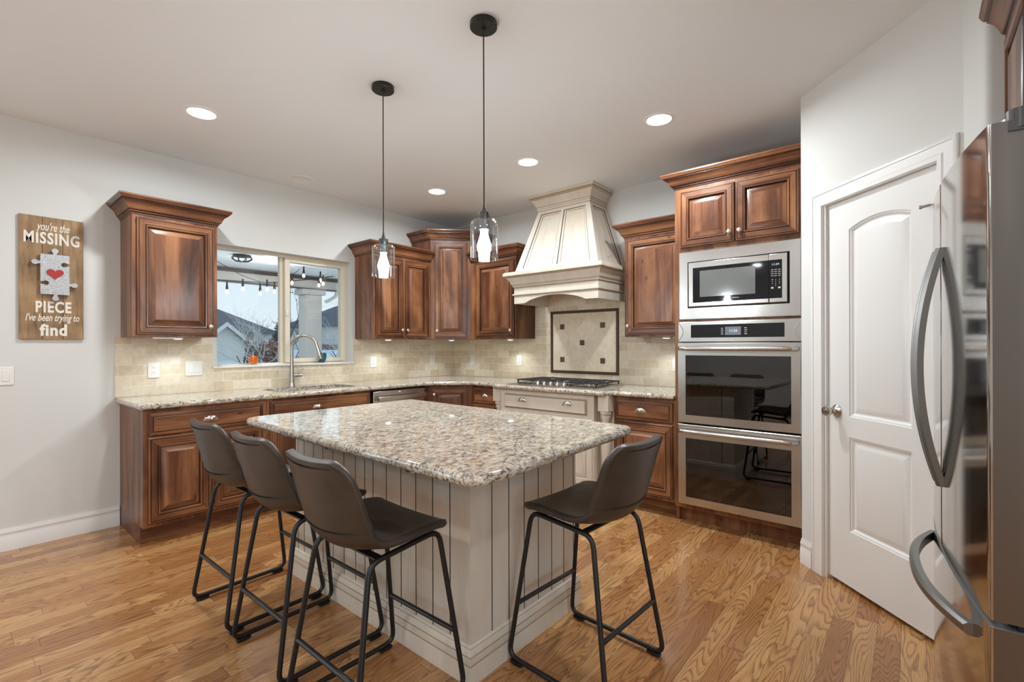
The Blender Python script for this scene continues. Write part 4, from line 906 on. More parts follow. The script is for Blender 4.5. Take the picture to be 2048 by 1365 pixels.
# ================================================================== FAUCET AND SILL OBJECTS
fc = thing('kitchen_faucet', (-2.054, -0.085, 0.9158), 0, 'brushed nickel gooseneck pull-down faucet behind the sink', 'faucet')
mb = MB(); mb.lathe([(0.030, 0), (0.030, .004), (0.0265, .010), (0.0245, .05), (0.0205, .12), (0.0165, .20), (0.0145, .28)], n=24); mb.build('body', NICKEL, fc)
sw = Vector((0.78, -0.62, 0)).normalized()
pts = [Vector((0, 0, .28)), Vector((0, 0, .33))]; Rg = 0.107
for k in range(1, 15):
    a = pi - k / 14 * radians(168); pts.append(Vector((0, 0, .345)) + sw * (Rg + Rg * cos(a)) + Vector((0, 0, Rg * sin(a) * 1.08)))
mb = MB(); mb.tube(pts, 0.0140, 14); mb.build('spout', NICKEL, fc, smooth=60)
e0 = pts[-1]; ed = (pts[-1] - pts[-2]).normalized()
mb = MB(); mb.tube([e0, e0 + ed * 0.03, e0 + ed * 0.06, e0 + ed * 0.125, e0 + ed * 0.135], 0.014, 14, radii=[0.0142, 0.0150, 0.0165, 0.0225, 0.019]); sh = mb.build('spray_head', NICKEL, fc, smooth=50)
mb = MB(); mb.cyl(e0 + ed * 0.135, e0 + ed * 0.140, 0.017, 0.015); mb.build('nozzle', BLACKP, sh)
mb = MB(); mb.cyl((0.012, -0.002, .100), (0.085, -0.010, .100), 0.0165); mb.cyl((0.072, -0.008, .108), (0.105, -0.012, .165), 0.0062, 0.0050, 10); mb.build('handle', NICKEL, fc, smooth=50)
oc = thing('candle_holder', (-2.337, 0.028, WZ0 + 0.0185), 0, 'small orange glass candle cup on the window sill', 'candle holder')
mb = MB(); mb.lathe([(0.020, 0), (0.033, .006), (0.038, .020), (0.039, .045), (0.0395, .080), (0.0375, .080), (0.0365, .045), (0.035, .020), (0.030, .010), (0.001, .009)], n=28, cap=False)
mb.build('glass_cup', thin_glass('pale_peach_glass', (1.0, 0.88, 0.72), 0.05), oc)
mb = MB(); mb.lathe([(0.034, .022), (0.0358, .028), (0.0366, .072), (0.001, .074)], n=24); mb.build('candle_wax', plain('orange_wax', rgb(240, 140, 20), 0.4), oc)
mb = MB(); mb.lathe([(0.029, .011), (0.034, .0215), (0.001, .0218)], n=24); mb.build('cup_base', plain('peach_wax', rgb(236, 190, 140), 0.4), oc)
tc_ = MB(); tc_.lathe([(0.022, 0), (0.026, .004), (0.038, .035), (0.042, .062), (0.040, .095), (0.037, .095), (0.038, .062), (0.034, .035), (0.020, .010), (0.001, .009)], n=28, cap=False)
o = tc_.build('teal_cup', plain('teal_glaze', rgb(20, 92, 108), 0.18), None, loc=(-1.700, 0.035, WZ0 + 0.0185)); tag(o, 'dark teal glazed cup on the window sill behind the faucet head', 'cup')

# ================================================================== ISLAND
isl = thing('kitchen_island', (0, 0, 0), 0, 'cream beadboard kitchen island base with dark groove lines', 'island')
IX0, IX1, IY0, IY1, IZ = -2.795, -2.055, -3.085, -1.700, 0.8715
def bead(face, a, b_, grooves, z0, z1):
    """one side of the island as a grooved board panel"""
    mb = MB(); pts = [(a, 0)]
    for g in grooves: pts += [(g - 0.003, 0), (g - 0.0012, -0.004), (g + 0.0012, -0.004), (g + 0.003, 0)]
    pts.append((b_, 0)); F = {'left': lambda u, d, z: (IX0 - d, u, z), 'front': lambda u, d, z: (u, IY0 - d, z), 'right': lambda u, d, z: (IX1 + d, u, z), 'back': lambda u, d, z: (u, IY1 + d, z)}[face]
    mb.loops([[F(u, d, z0) for u, d in pts], [F(u, d, z1) for u, d in pts]], lambda i, k: 0 if (k % 4 == 0) else 3, False, False, closed=False)
    return mb.build('beadboard_panel', CREAMM, isl, smooth=0)
bead('left', IY0, IY1, [-2.973, -2.870, -2.762, -2.660, -2.553, -2.450, -2.382, -2.303, -2.200, -2.096, -1.996, -1.896, -1.794, -1.722], 0.0, IZ)
bead('front', IX0, IX1, [-2.672, -2.568, -2.465, -2.364, -2.261, -2.162, -2.075], 0.0, IZ)
bead('right', IY0, IY1, [-2.973, -2.4, -1.8], 0.0, IZ); bead('back', IX0, IX1, [-2.6, -2.3], 0.0, IZ)
mb = MB(); mb.box(IX0 + 0.005, IX1 - 0.005, IY0 + 0.005, IY1 - 0.005, 0.0, IZ - 0.001); mb.build('cabinet_body', CREAMM, isl, smooth=0)
IB = [(0.0005, 0), (.020, 0), (.020, .074), (.0178, .0755), (.0178, .078), (.019, .084), (.019, .106), (.0175, .1075), (.0175, .110), (.012, .126), (.010, .134), (.008, .1355), (.004, .142), (0.0005, .144)]
mb = MB(); mb.sweep([(IX0, IY0), (IX1, IY0), (IX1, IY1), (IX0, IY1)], IB, lambda i, k: 2 if k in (2, 3, 6, 7, 10) else 0, closed=True); mb.build('plinth_moulding', CREAMM, isl, smooth=30)
mb = MB(); poly = round_corners([(-3.118, -3.432), (-2.018, -3.392), (-1.966, -1.680), (-3.072, -1.680)], [0.085, 0.085, 0.03, 0.085], 8)
slab(mb, poly, 0.8722, 0.9082, 0.013, m=0, seg=6); ict = tag(mb.build('island_countertop', GRANITE, None, smooth=50), 'polished speckled granite slab with rounded corners on the island', 'countertop')
for (x, y, v_) in ((-3.070, -2.16, 0), (-3.088, -2.56, 0), (-3.100, -3.10, 0), (-2.841, -3.385, 1), (-2.352, -3.37, 1)):
    mb = MB()
    if v_: mb.prism(rr_poly(x - 0.022, x + 0.022, y, IY0 - 0.001, [0.02, 0.02, 0, 0]), 0.8660, 0.8718)
    else: mb.prism(rr_poly(x, IX0 - 0.001, y - 0.022, y + 0.022, [0.02, 0, 0, 0.02]), 0.8660, 0.8718)
    mb.build('support_bracket', GREYMETAL, ict, smooth=30)

# ================================================================== BAR STOOLS
def make_stool():
    t = thing('bar_stool', (0, 0, 0), 0, 'stool', 'stool', 'leather bar stools at the island')
    prof = [(.165, .628), (.163, .642), (.150, .652), (.10, .655), (.04, .648), (-.03, .636), (-.09, .630), (-.140, .634), (-.172, .652), (-.192, .682), (-.206, .725), (-.218, .775), (-.231, .830), (-.245, .885), (-.256, .930)]
    P = []                                      # resample with a Catmull-Rom curve
    q = [prof[0]] + prof + [prof[-1]]
    for i in range(1, len(q) - 2):
        for k in range(3):
            u = k / 3; p = [0.5 * (2 * q[i][j] + (q[i + 1][j] - q[i - 1][j]) * u + (2 * q[i - 1][j] - 5 * q[i][j] + 4 * q[i + 1][j] - q[i + 2][j]) * u * u + (3 * q[i][j] - q[i - 1][j] - 3 * q[i + 1][j] + q[i + 2][j]) * u ** 3) for j in (0, 1)]; P.append(p)
    P.append(list(prof[-1])); L = [0]
    for i in range(1, len(P)): L.append(L[-1] + math.dist(P[i], P[i - 1]))
    tot = L[-1]; r0, r1 = .050, .072
    def at(s_):
        for i in range(1, len(L)):
            if s_ <= L[i] + 1e-9: f = (s_ - L[i - 1]) / (L[i] - L[i - 1]); return [P[i - 1][j] + (P[i][j] - P[i - 1][j]) * f for j in (0, 1)]
        return list(P[-1])
    rows = [r0 * (1 - cos(pi / 2 * k / 6)) for k in range(6)] + [r0 + (tot - r0 - r1) * k / 22 for k in range(23)] + [tot - r1 * (1 - cos(pi / 2 * k / 8)) for k in range(7, -1, -1)]
    P = [at(q_) for q_ in rows]; L = rows
    def hw(s_, rnd_=True):                      # half width along the profile
        f = s_ / tot; pts = [(0, .212), (.15, .222), (.35, .218), (.5, .208), (.62, .203), (.8, .200), (1, .192)]
        for (a, x), (b_, y) in zip(pts, pts[1:]):
            if f <= b_: w = x + (y - x) * (f - a) / (b_ - a); break
        if not rnd_: return w
        if s_ < r0: w -= r0 - sqrt(max(0, r0 * r0 - (r0 - s_) ** 2))
        if tot - s_ < r1: w -= (r1 - sqrt(max(0, r1 * r1 - (r1 - (tot - s_)) ** 2)))
        return w
    def curl(s_):
        f = s_ / tot
        pts = [(0, .004), (.2, .018), (.42, .034), (.52, .052), (.65, .060), (.85, .048), (1, .034)]
        for (a, x), (b_, y) in zip(pts, pts[1:]):
            if f <= b_: return x + (y - x) * (f - a) / (b_ - a)
    M = 16
    def S(i, k, off=0.0, pull=1.0):
        a, b_ = P[max(i - 1, 0)], P[min(i + 1, len(P) - 1)]; d = Vector((b_[0] - a[0], b_[1] - a[1])).normalized(); n_ = Vector((d.y, -d.x))   # towards sitter
        u = (k / M * 2 - 1) * pull; ue = u * hw(L[i]) / hw(L[i], False); c_ = curl(L[i]) * abs(ue) ** 2.0
        n2 = n_ if n_.y > 0 or n_.x > 0 else -n_
        y, z = P[i][0] + n2.x * (c_ + off), P[i][1] + n2.y * (c_ * (0.2 if L[i] > tot * 0.7 else 1) + off) + 0.011 * ue * ue * max(0, L[i] / tot - 0.75) * 4
        return (u * hw(L[i]), y, z)
    mb = MB(); N = len(P)
    mb.v = [S(i, k) for i in range(N) for k in range(M + 1)]
    for i in range(N - 1):
        for k in range(M): a = i * (M + 1) + k; mb.f.append((a, a + 1, a + M + 2, a + M + 1)); mb.m.append(0)
    seat = mb.build('seat', LEATHER, t, smooth=180)
    nrm = sum((p.normal for p in seat.data.polygons), Vector()) if False else None
    so = seat.modifiers.new('solid', 'SOLIDIFY'); so.thickness = 0.026; so.offset = 1.0 if seat.data.polygons[(N // 4) * M + M // 2].normal.z < 0 else -1.0; so.use_even_offset = False
    ss = seat.modifiers.new('subsurf', 'SUBSURF'); ss.levels = 2; ss.render_levels = 2
    # stitches round the rim (outer face) and across the lower back
    mb = MB()
    def strip(path, step=0.0085, ln=0.0060, r=0.0013):
        acc = 0; 
        for (p0, w0), (p1, w1) in zip(path, path[1:]):
            seg = (p1 - p0).length
            while acc < seg:
                f = acc / seg; p = p0.lerp(p1, f); w = w0.lerp(w1, f).normalized(); mb.cyl(p - w * ln / 2, p + w * ln / 2, r, n=5); acc += step
            acc -= seg
    OFF = -0.0272
    def outer(i, k, pull): return Vector(S(i, k, OFF, pull))
    for side in (0, M):
        strip([(outer(i, side, 0.925), (outer(i, side, 0.98) - outer(i, side, 0.90))) for i in range(2, N - 3)])
        strip([(Vector(S(i, side, -0.0004, 0.925)), (outer(i, side, 0.98) - outer(i, side, 0.90))) for i in range(2, N - 3)])
    strip([(outer(N - 5, k, 0.90), outer(N - 1, k, 0.93) - outer(N - 6, k, 0.93)) for k in range(1, M)])
    strip([(Vector(S(N - 5, k, -0.0004, 0.90)), outer(N - 1, k, 0.93) - outer(N - 6, k, 0.93)) for k in range(1, M)])
    ib = int(N * 0.575)
    strip([(outer(ib, k, 0.97), Vector((0.3, 0, 1))) for k in range(0, M + 1)])
    pts = [outer(ib, k, 0.97) for k in range(0, M + 1)]
    mb.tube([p + Vector((0, 0, -0.004)) for p in pts], 0.0016, 6)
    mb.build('stitching', THREAD, t, smooth=60)['kind'] = 'stuff'
    # sled frame: one closed tube loop per side
    def rounded(pts, r=0.045, n=5, closed=True):
        out = []; N_ = len(pts)
        for i in range(N_):
            p = Vector(pts[i]); a = (Vector(pts[i - 1]) - p); b_ = (Vector(pts[(i + 1) % N_]) - p); s0 = p + a.normalized() * r; s1 = p + b_.normalized() * r
            for k in range(n + 1): u = k / n; out.append(s0 * (1 - u) ** 2 + p * 2 * u * (1 - u) + s1 * u * u)
        return out
    for s_ in (-1, 1):
        xt, xb = 0.165 * s_, 0.216 * s_
        mb = MB(); mb.tube(rounded([(xt, .150, .612), (xt, -.140, .588), (xb, -.230, .022), (xb, .230, .022)]), 0.0098, 12, closed=True)
        fr = mb.build('leg_frame', BLACKM, t, smooth=60)
        for y in (.187, -.187):
            mb = MB(); mb.box(xb - .012, xb + .012, y - .028, y + .028, .004, .016); mb.box(xb - .010, xb + .010, y - .012, y + .012, 0, .004); mb.build('foot_pad', BLACKP, fr, bevel=0.002)
    def on_leg(z, sy):
        y0_, z0_, y1_, z1_ = (.150, .612, .230, .022) if sy > 0 else (-.140, .588, -.230, .022)
        f = (z0_ - z) / (z0_ - z1_); return 0.165 + (0.216 - 0.165) * f, y0_ + (y1_ - y0_) * f
    for sy in (1, -1):
        x, y = on_leg(.235, sy); mb = MB(); mb.cyl((-x, y, .235), (x, y, .235), 0.0092, n=12); mb.build('footrest', BLACKM, t, smooth=60)
    mb = MB(); mb.box(-.168, .168, .085, .115, .607, .613); mb.build('seat_support', BLACKM, t); mb = MB(); mb.box(-.168, .168, -.115, -.085, .590, .596); mb.build('seat_support', BLACKM, t)
    return t
st = make_stool(); st['label'] = 'dark brown leather bar stool at the right, by the island short end'
st.location = (-2.395, -3.352, 0); st.rotation_euler = (0, 0, radians(-3))
for (x, y, a, lb) in ((-3.072, -2.885, -90, 'dark brown leather bar stool nearest the viewer on the island long side'),
                      (-3.053, -2.350, -90, 'dark brown leather bar stool, middle of three on the island long side'),
                      (-3.049, -1.830, -90, 'dark brown leather bar stool farthest left, nearest the sink counter')):
    c_ = copy_tree(st); c_.location = (x, y, 0); c_.rotation_euler = (0, 0, radians(a)); c_['label'] = lb

# ================================================================== CEILING LIGHTS
def can(x, y, label):
    t = thing('recessed_light', (x, y, CEIL - 0.0005), 0, label, 'ceiling light', 'recessed ceiling lights')
    mb = MB(); mb.lathe([(0.098, 0), (0.098, -.003), (0.090, -.006), (0.078, -.005), (0.076, -.002)], n=40, cap=False); mb.build('trim_ring', TRIMW, t)
    mb = MB(); mb.lathe([(0.0775, -.0025), (0.001, -.0045)], n=40, cap=False); mb.build('lens', LAMPGLOW, t)
for (x, y), lb in zip(CANS, ('glowing recessed ceiling light above the left wall cabinet', 'glowing recessed ceiling light nearest the oven cabinet', 'glowing recessed ceiling light in front of the range hood', 'glowing recessed ceiling light nearest the room corner')):
    can(x, y, lb)
for i, (x, y) in enumerate(CANS_BACK): can(x, y, 'recessed ceiling light over the living area behind the viewer')
mb = MB(); mb.lathe([(0.105, 0), (0.105, -.004), (0.098, -.008), (0.090, -.006), (0.085, -.004), (0.001, -.005)], (-2.057, -0.293, CEIL - 0.0005), 40)
tag(mb.build('ceiling_speaker', TRIMW, None), 'unlit round white cover on the ceiling above the window', 'speaker')

def pendant(x, y, label):
    t = thing('pendant_light', (x, y, 0), 0, label, 'pendant light', 'pendants over the island')
    mb = MB(); mb.lathe([(0.061, CEIL - .0005), (0.062, CEIL - .022), (0.058, CEIL - .026), (0.010, CEIL - .027), (0.009, CEIL - .040), (0.003, CEIL - .048)], n=40); mb.build('canopy', BLACKM, t, smooth=35)
    mb = MB(); mb.cyl((0, 0, CEIL - .045), (0, 0, 1.915), 0.0030, n=8); mb.build('cord', CORD, t)
    mb = MB(); mb.lathe([(0.004, 1.925), (0.007, 1.905), (0.011, 1.893), (0.009, 1.884), (0.0255, 1.882), (0.0265, 1.876), (0.0265, 1.853), (0.024, 1.848), (0.024, 1.805), (0.018, 1.803)], n=28); mb.build('socket', DARKM, t, smooth=35)
    mb = MB(); mb.lathe([(0.016, 1.8025), (0.0165, 1.785), (0.022, 1.765), (0.0315, 1.735), (0.0305, 1.715), (0.020, 1.695), (0.008, 1.686), (0.001, 1.684)], n=24); b = mb.build('bulb', BULBGLOW, t)
    mb = MB(); mb.lathe([(0.0275, 1.848), (0.052, 1.846), (0.060, 1.838), (0.0625, 1.826), (0.0625, 1.672), (0.0615, 1.6705), (0.0605, 1.672), (0.0605, 1.826), (0.057, 1.836), (0.050, 1.843), (0.0275, 1.845)], n=48, cap=False); mb.build('glass_shade', SHADE, t, smooth=60)
    mb = MB(); mb.tube([(0.0622 * cos(2 * pi * k / 40), 0.0622 * sin(2 * pi * k / 40), 1.6712) for k in range(40)], 0.0011, 6, closed=True); mb.build('shade_rim', thin_glass('bright_rim_glass', (0.9, 0.92, 0.92), 0.1, (1, 1, 1), 2.4), t)
pendant(-2.486, -2.097, 'black-cord pendant with clear glass cylinder shade, farther one, nearer the window wall')
pendant(-2.508, -2.893, 'black-cord pendant with clear glass cylinder shade, nearer one, hanging in the middle of the view')

# ================================================================== PANTRY DOOR (local x along the diagonal wall)
R135 = radians(-135)
pd = thing('door_1', (PD0.x, PD0.y, 0), R135, 'white two-panel pantry door with arched upper panel', None); pd['kind'] = 'structure'
CP = [(0, 0), (0, .012), (.006, .015), (.016, .0155), (.019, .012), (.055, .0115), (.062, .015), (.080, .0145), (.083, .009), (.086, .002), (.086, 0)]   # casing from the outside edge inwards
def casing():
    mb = MB(); a, b_, t_ = E0 - 0.088, E1 + 0.088, DH + 0.076
    R = []
    for i, d in CP:
        R.append([(a + i, -0.0005 - d, 0), (a + i, -0.0005 - d, t_ - i), (b_ - i, -0.0005 - d, t_ - i), (b_ - i, -0.0005 - d, 0)])
    mb.loops(R, 0, False, False, closed=False)
    mb.build('door_casing', TRIMW, pd, smooth=25)
casing()
mb = MB(); mb.box(E0, E0 + 0.008, 0.0, T, 0, DH - 0.001); mb.box(E1 - 0.008, E1, 0, T, 0, DH - 0.001); mb.box(E0 + 0.008, E1 - 0.008, 0, T, DH - 0.008, DH)
mb.box(E0 + .008, E0 + .020, 0.055, 0.09, 0, DH - .008); mb.box(E1 - .02, E1 - .008, 0.055, 0.09, 0, DH - .008); mb.build('door_jamb', TRIMW, pd, smooth=0)
def slab_door():
    mb = MB(); x0, x1, z0, z1, yf, yb = E0 + 0.010, E1 - 0.010, 0.022, DH - 0.010, 0.016, 0.052
    px0, px1 = 0.333, 0.688
    def ring_low(i, d): return [(px0 + i, yf + d, 0.308 + i), (px1 - i, yf + d, 0.308 + i), (px1 - i, yf + d, 0.800 - i), (px0 + i, yf + d, 0.800 - i)]
    def ring_up(i, d):
        zt, rise = 1.880, 0.036; cx = (px0 + px1) / 2; hw_ = (px1 - px0) / 2; Rr = (hw_ ** 2 + rise ** 2) / (2 * rise); cz = zt + rise - Rr
        r = Rr - i; xa, xb = px0 + i, px1 - i; out = [(xa, yf + d, 0.906 + i), (xb, yf + d, 0.906 + i)]
        h = xb - cx; a1 = math.acos(max(-1, min(1, h / r)))
        for k in range(17): a = a1 + (pi - 2 * a1) * k / 16; out.append((cx + r * cos(a), yf + d, cz + r * sin(a)))
        return out
    outer = [(x0, yf, z0), (x1, yf, z0), (x1, yf, z1), (x0, yf, z1)]
    mb.fill([outer, list(reversed(ring_low(0, 0))), list(reversed(ring_up(0, 0)))])
    mb.loops([[(x, yf, z) for x, _, z in outer], [(x, yb, z) for x, _, z in outer]], 0, False, True)
    pr = [(0, 0), (.003, .005), (.009, .006), (.018, .0135), (.024, .014), (.050, .0045), (.054, .0035)]
    for fn in (ring_low, ring_up): mb.loops([fn(i, d) for i, d in pr], 0, False, True)
    return mb.build('door_leaf', DOORW, pd, smooth=20)
slab_door()
mb = MB(); kx, kz = 0.250, 0.926
mb.lathe([(0.033, -0.001), (0.033, .004), (0.022, .012), (0.0135, .016), (0.012, .030), (0.014, .036), (0.0225, .042), (0.0275, .052), (0.0275, .062), (0.022, .071), (0.010, .074), (0.001, .0745)], n=28, axis='y')
mb.v = [(x + kx, 0.0155 - y, z + kz) for x, y, z in mb.v]; mb.build('door_knob', NICKEL, pd, smooth=40)
for z in (1.83, 1.10, 0.25):
    mb = MB(); hx = E1 - 0.009
    for k in range(5): mb.cyl((hx, 0.004, z - 0.044 + k * 0.018), (hx, 0.004, z - 0.0275 + k * 0.018), 0.0062, n=12)
    mb.cyl((hx, 0.004, z - 0.050), (hx, 0.004, z + 0.052), 0.004, n=10); mb.build('hinge', NICKEL, pd, smooth=40)
mb = MB(); hx = E1 - 0.009; z = 1.872
mb.cyl((hx, 0.004, z), (hx - 0.022, -0.010, z), 0.003, n=8); mb.cyl((hx - 0.018, -0.008, z), (hx - 0.044, -0.022, z - .003), 0.006, n=12); mb.cyl((hx - 0.044, -0.022, z - .003), (hx - 0.050, -0.025, z - .003), 0.0085, n=12); mb.cyl((hx - .002, 0.002, z), (hx - 0.02, 0.010, z - 0.002), 0.003, n=8)
mb.build('hinge_pin_stop', NICKEL, pd, smooth=40)
# unseen board added behind the leaf to block light leaking under the door
mb = MB(); mb.box(0.10, 0.93, 0.125, 0.145, 0, 2.70); o = mb.build('pantry_light_blocker', WALLM, None, loc=(PD0.x, PD0.y, 0), rot=R135, smooth=0); tag(o, 'unseen board added behind the pantry door to block light', None, None, 'structure')

# ================================================================== REFRIGERATOR (local: origin near left-front at x=-2.62; x runs towards the pantry)
fr = thing('refrigerator', (-2.620, -4.503, 0), radians(4.3), 'stainless steel french-door refrigerator with curved doors and bowed handles', 'refrigerator')
FW = 0.910; FSIDE = steel('dark_reflection_door_edge', 'x', (0.20, 0.185, 0.17), 0.34); FLEDGE = plain('satin_ledge', (0.34, 0.34, 0.33, 1), 0.5, 0.6)  # side steel coloured darker to stand in for a dark room's reflection
def fsurf(x, bulge=0.029):                       # front surface: y as function of x, bulging towards +y
    u = (x - FW / 2) / (FW / 2); return bulge * (1 - u * u)
def curved_door(name, xa, xb, z0, z1, mat, depth=0.062, rn=0.005):
    mb = MB(); N = 24; R = []
    pts = []
    for k in range(N + 1):
        x = xa + (xb - xa) * k / N; y = fsurf(x)
        pts.append((x, y))
    # soften the vertical edges
    pts[0] = (pts[0][0] + 0.0, pts[0][1] - rn); pts.insert(1, (xa + rn * 0.3, fsurf(xa) - rn * 0.3)); pts.insert(2, (xa + rn, fsurf(xa + rn)))
    pts[-1] = (pts[-1][0], pts[-1][1] - rn); pts.insert(-1, (xb - rn * 0.3, fsurf(xb) - rn * 0.3)); pts.insert(-2, (xb - rn, fsurf(xb - rn)))
    pts = sorted(pts, key=lambda p: p[0])
    loop = pts + [(xb, -depth), (xa, -depth)]
    c = 0.004
    NP = len(pts); mb.loops([[(x, y, z0) for x, y in loop], [(x, y, z1) for x, y in loop]], lambda i, k: 1 if k in (NP - 1, NP + 1) else 0, True, True)
    o_ = mb.build(name, [mat, FSIDE, FLEDGE], fr, smooth=28)
    for p in o_.data.polygons:
        if abs(p.normal.z) > 0.9: p.material_index = 2
    return o_
mb = MB(); mb.box(0.004, FW - 0.030, -0.72, -0.075, 0.025, 1.745); mb.build('cabinet_body', plain('fridge_side_steel', (0.36, 0.35, 0.34, 1), 0.35, 0.9), fr, bevel=0.004)
for q in (0.08, 0.80): 
    mb = MB(); mb.cyl((q, -0.14, 0), (q, -0.14, 0.024), 0.02); mb.cyl((q, -0.66, 0), (q, -0.66, 0.024), 0.02); mb.build('foot', BLACKP, fr)
ld = curved_door('door', 0.0, 0.4535, 0.684, 1.762, FRIDGE_F); rd = curved_door('door', 0.4565, FW, 0.684, 1.762, FRIDGE_F)
fz = curved_door('freezer_drawer', 0.0, FW, 0.060, 0.668, FRIDGE_F)
mb = MB(); mb.box(0.012, FW - 0.012, -0.074, -0.045, 0.668, 0.684); mb.build('gap_trim', BLACKP, fr, smooth=0)
mb = MB(); mb.box(0.012, FW - 0.012, -0.073, -0.058, 0.025, 0.060); mb.build('kick_grille', BLACKP, fr, smooth=0)
for x, s_ in ((0.046, 1), (FW - 0.046, -1)):
    mb = MB(); mb.loops([[(x + 0.040 * cos(a), -0.050 + 0.026 * sin(a) if sin(a) > 0 else -0.13 * abs(sin(a)) - 0.05, z) for a in [2 * pi * k / 24 for k in range(24)]] for z in (1.7625, 1.778)], 0); mb.build('hinge_cover', GREYMETAL, fr, smooth=40, bevel=0.003)
    if s_ > 0: mb = MB(); mb.box(-0.0035, 0.0, -0.060, -0.030, 1.738, 1.7615); mb.cyl((0.020, -0.056, 1.744), (0.020, -0.056, 1.786), 0.0265, n=24); mb.build('hinge_cover', DARKM, fr, smooth=40)
    mb = MB(); mb.cyl((x, -0.030, 0.6685), (x, -0.030, 0.6835), 0.013, n=16); mb.build('centre_hinge', CHROME, fr)
def bow_handle(parent, pathf, name='handle', n=30, w=0.030, d=0.024):
    """bar with a faceted section following pathf(t) -> (centre, outward, sideways)"""
    mb = MB(); R = []
    sec = [(-.5, -.5), (.5, -.5), (.5, .15), (.28, .5), (-.28, .5), (-.5, .15)]
    for k in range(n + 1):
        c_, o_, s_ = pathf(k / n); R.append([c_ + s_ * (a * w) + o_ * (b_ * d) for a, b_ in sec])
    mb.loops(R, 0, True, True); return mb.build(name, HANDLEM, parent, smooth=25)
HANDLEM = plain('satin_handle_steel', (0.25, 0.25, 0.24, 1), 0.36, 1.0)
for par, x in ((ld, 0.422), (rd, 0.488)):
    def pf(t, x=x):
        z = 0.868 + (1.565 - 0.868) * t; b_ = 1 - (2 * t - 1) ** 2
        return Vector((x, fsurf(x) + 0.004 + 0.052 * b_, z)), Vector((0, 1, 0)), Vector((1, 0, 0))
    bow_handle(par, pf)
def pf2(t):
    x = 0.105 + 0.70 * t; b_ = 1 - abs(2 * t - 1) ** 2.4
    return Vector((x, fsurf(x) + 0.006 + 0.054 * b_, 0.606)), Vector((0, 1, 0)), Vector((0, 0, 1))
bow_handle(fz, pf2)
# cabinet over the refrigerator (faces +y)
fcab = thing('wall_cabinet', (-1.682, -5.355, 1.815), radians(180), 'brown wood cabinet with crown moulding above the refrigerator, at the right edge', 'cabinet')
mb = MB(); mb.box(0, 0.975, -0.715, -0.002, 0, 0.540); mb.build('cabinet_body', WOODM, fcab, smooth=0)
dd = front('door', fcab, 0.022, 0.484, 0.018, 0.522, -0.7155); knob(dd, 0.452, 0.07, -0.735); dd = front('door', fcab, 0.490, 0.953, 0.018, 0.522, -0.7155); knob(dd, 0.522, 0.07, -0.735)
crown(fcab, [(0.0, -0.715), (0.975, -0.715), (0.975, -0.002)], 0.532, side=1)
mb = MB(); mb.box(0.957, 0.974, -0.715, -0.002, -1.815, -0.0005); mb.build('side_panel', WOODM, fcab, smooth=0)

# ================================================================== WOODEN SIGN
def sign_wood():
    m, n, l, b, o = newmat('weathered_pine'); v, r = objvec(n, l, 1)
    g = noise(n, l, mapping(n, l, v, (1, 1, 0.10)), 26, 5, 0.6, 0.6); bl = noise(n, l, v, 7, 3)
    a = math_(n, l, 'MULTIPLY_ADD', g, 0.6, math_(n, l, 'MULTIPLY', bl, 0.4))
    l.new(ramp(n, l, a, [(0.34, rgb(104, 80, 58)), (0.5, rgb(152, 120, 84)), (0.66, rgb(182, 150, 108))]), b.inputs['Base Color']); b.inputs['Roughness'].default_value = 0.6
    return m
def galv():
    m, n, l, b, o = newmat('galvanised_sheet'); tc = n.new('ShaderNodeTexCoord')
    a = noise(n, l, mapping(n, l, tc.outputs['Object'], (1, 1, 2.4)), 90, 4, 0.7, 1.5)
    l.new(ramp(n, l, a, [(0.35, (0.28, 0.28, 0.28)), (0.65, (0.62, 0.62, 0.60))]), b.inputs['Base Color']); b.inputs['Metallic'].default_value = 0.8; b.inputs['Roughness'].default_value = 0.38
    bumpn(n, l, b, a, 0.5, 0.002); return m
PW = sign_wood(); GALV = galv(); OFFW = plain('worn_white_paint', rgb(232, 228, 218), 0.7, 0, 0.3, 150); REDP = plain('red_painted_metal', rgb(170, 42, 40), 0.5, 0, 0.5, 160)
sg = thing('wooden_sign', (-3.765, 0, 0), 0, 'weathered wooden plank sign reading missing piece with a metal puzzle piece and red heart', 'sign')
SZ0, SZ1, SWD = 1.332, 2.134, 0.310
mb = MB()
for a, b_ in ((0, 0.1065), (0.1085, 0.2055), (0.2075, SWD)): mb.box(a, b_, -0.020, -0.003, SZ0, SZ1)
mb.build('plank_board', PW, sg, bevel=0.0015)
mb = MB()
for z in (1.45, 2.02): mb.box(0.01, SWD - 0.01, -0.0029, -0.0006, z, z + 0.05)
mb.build('batten', PW, sg, smooth=0)
def sz(py): return SZ0 + (680 - py) / (680 - 430) * (SZ1 - SZ0)     # heights read off the sign
lettering("you're the", OFFW, sg, 0.078, 0.240, 2.026, 2.100, -0.0201, shear=0.35, offset=0.012)
lettering("MISSING", OFFW, sg, 0.022, 0.290, 1.956, 2.034, -0.0201, offset=0.03, spacing=1.12)
lettering("PIECE", OFFW, sg, 0.076, 0.248, 1.506, 1.582, -0.0201, offset=0.03, spacing=1.12)
lettering("I've been trying to", OFFW, sg, 0.028, 0.288, 1.436, 1.500, -0.0201, shear=0.35, offset=0.012)
lettering("find", OFFW, sg, 0.094, 0.226, 1.354, 1.432, -0.0201, offset=0.04, spacing=1.1)
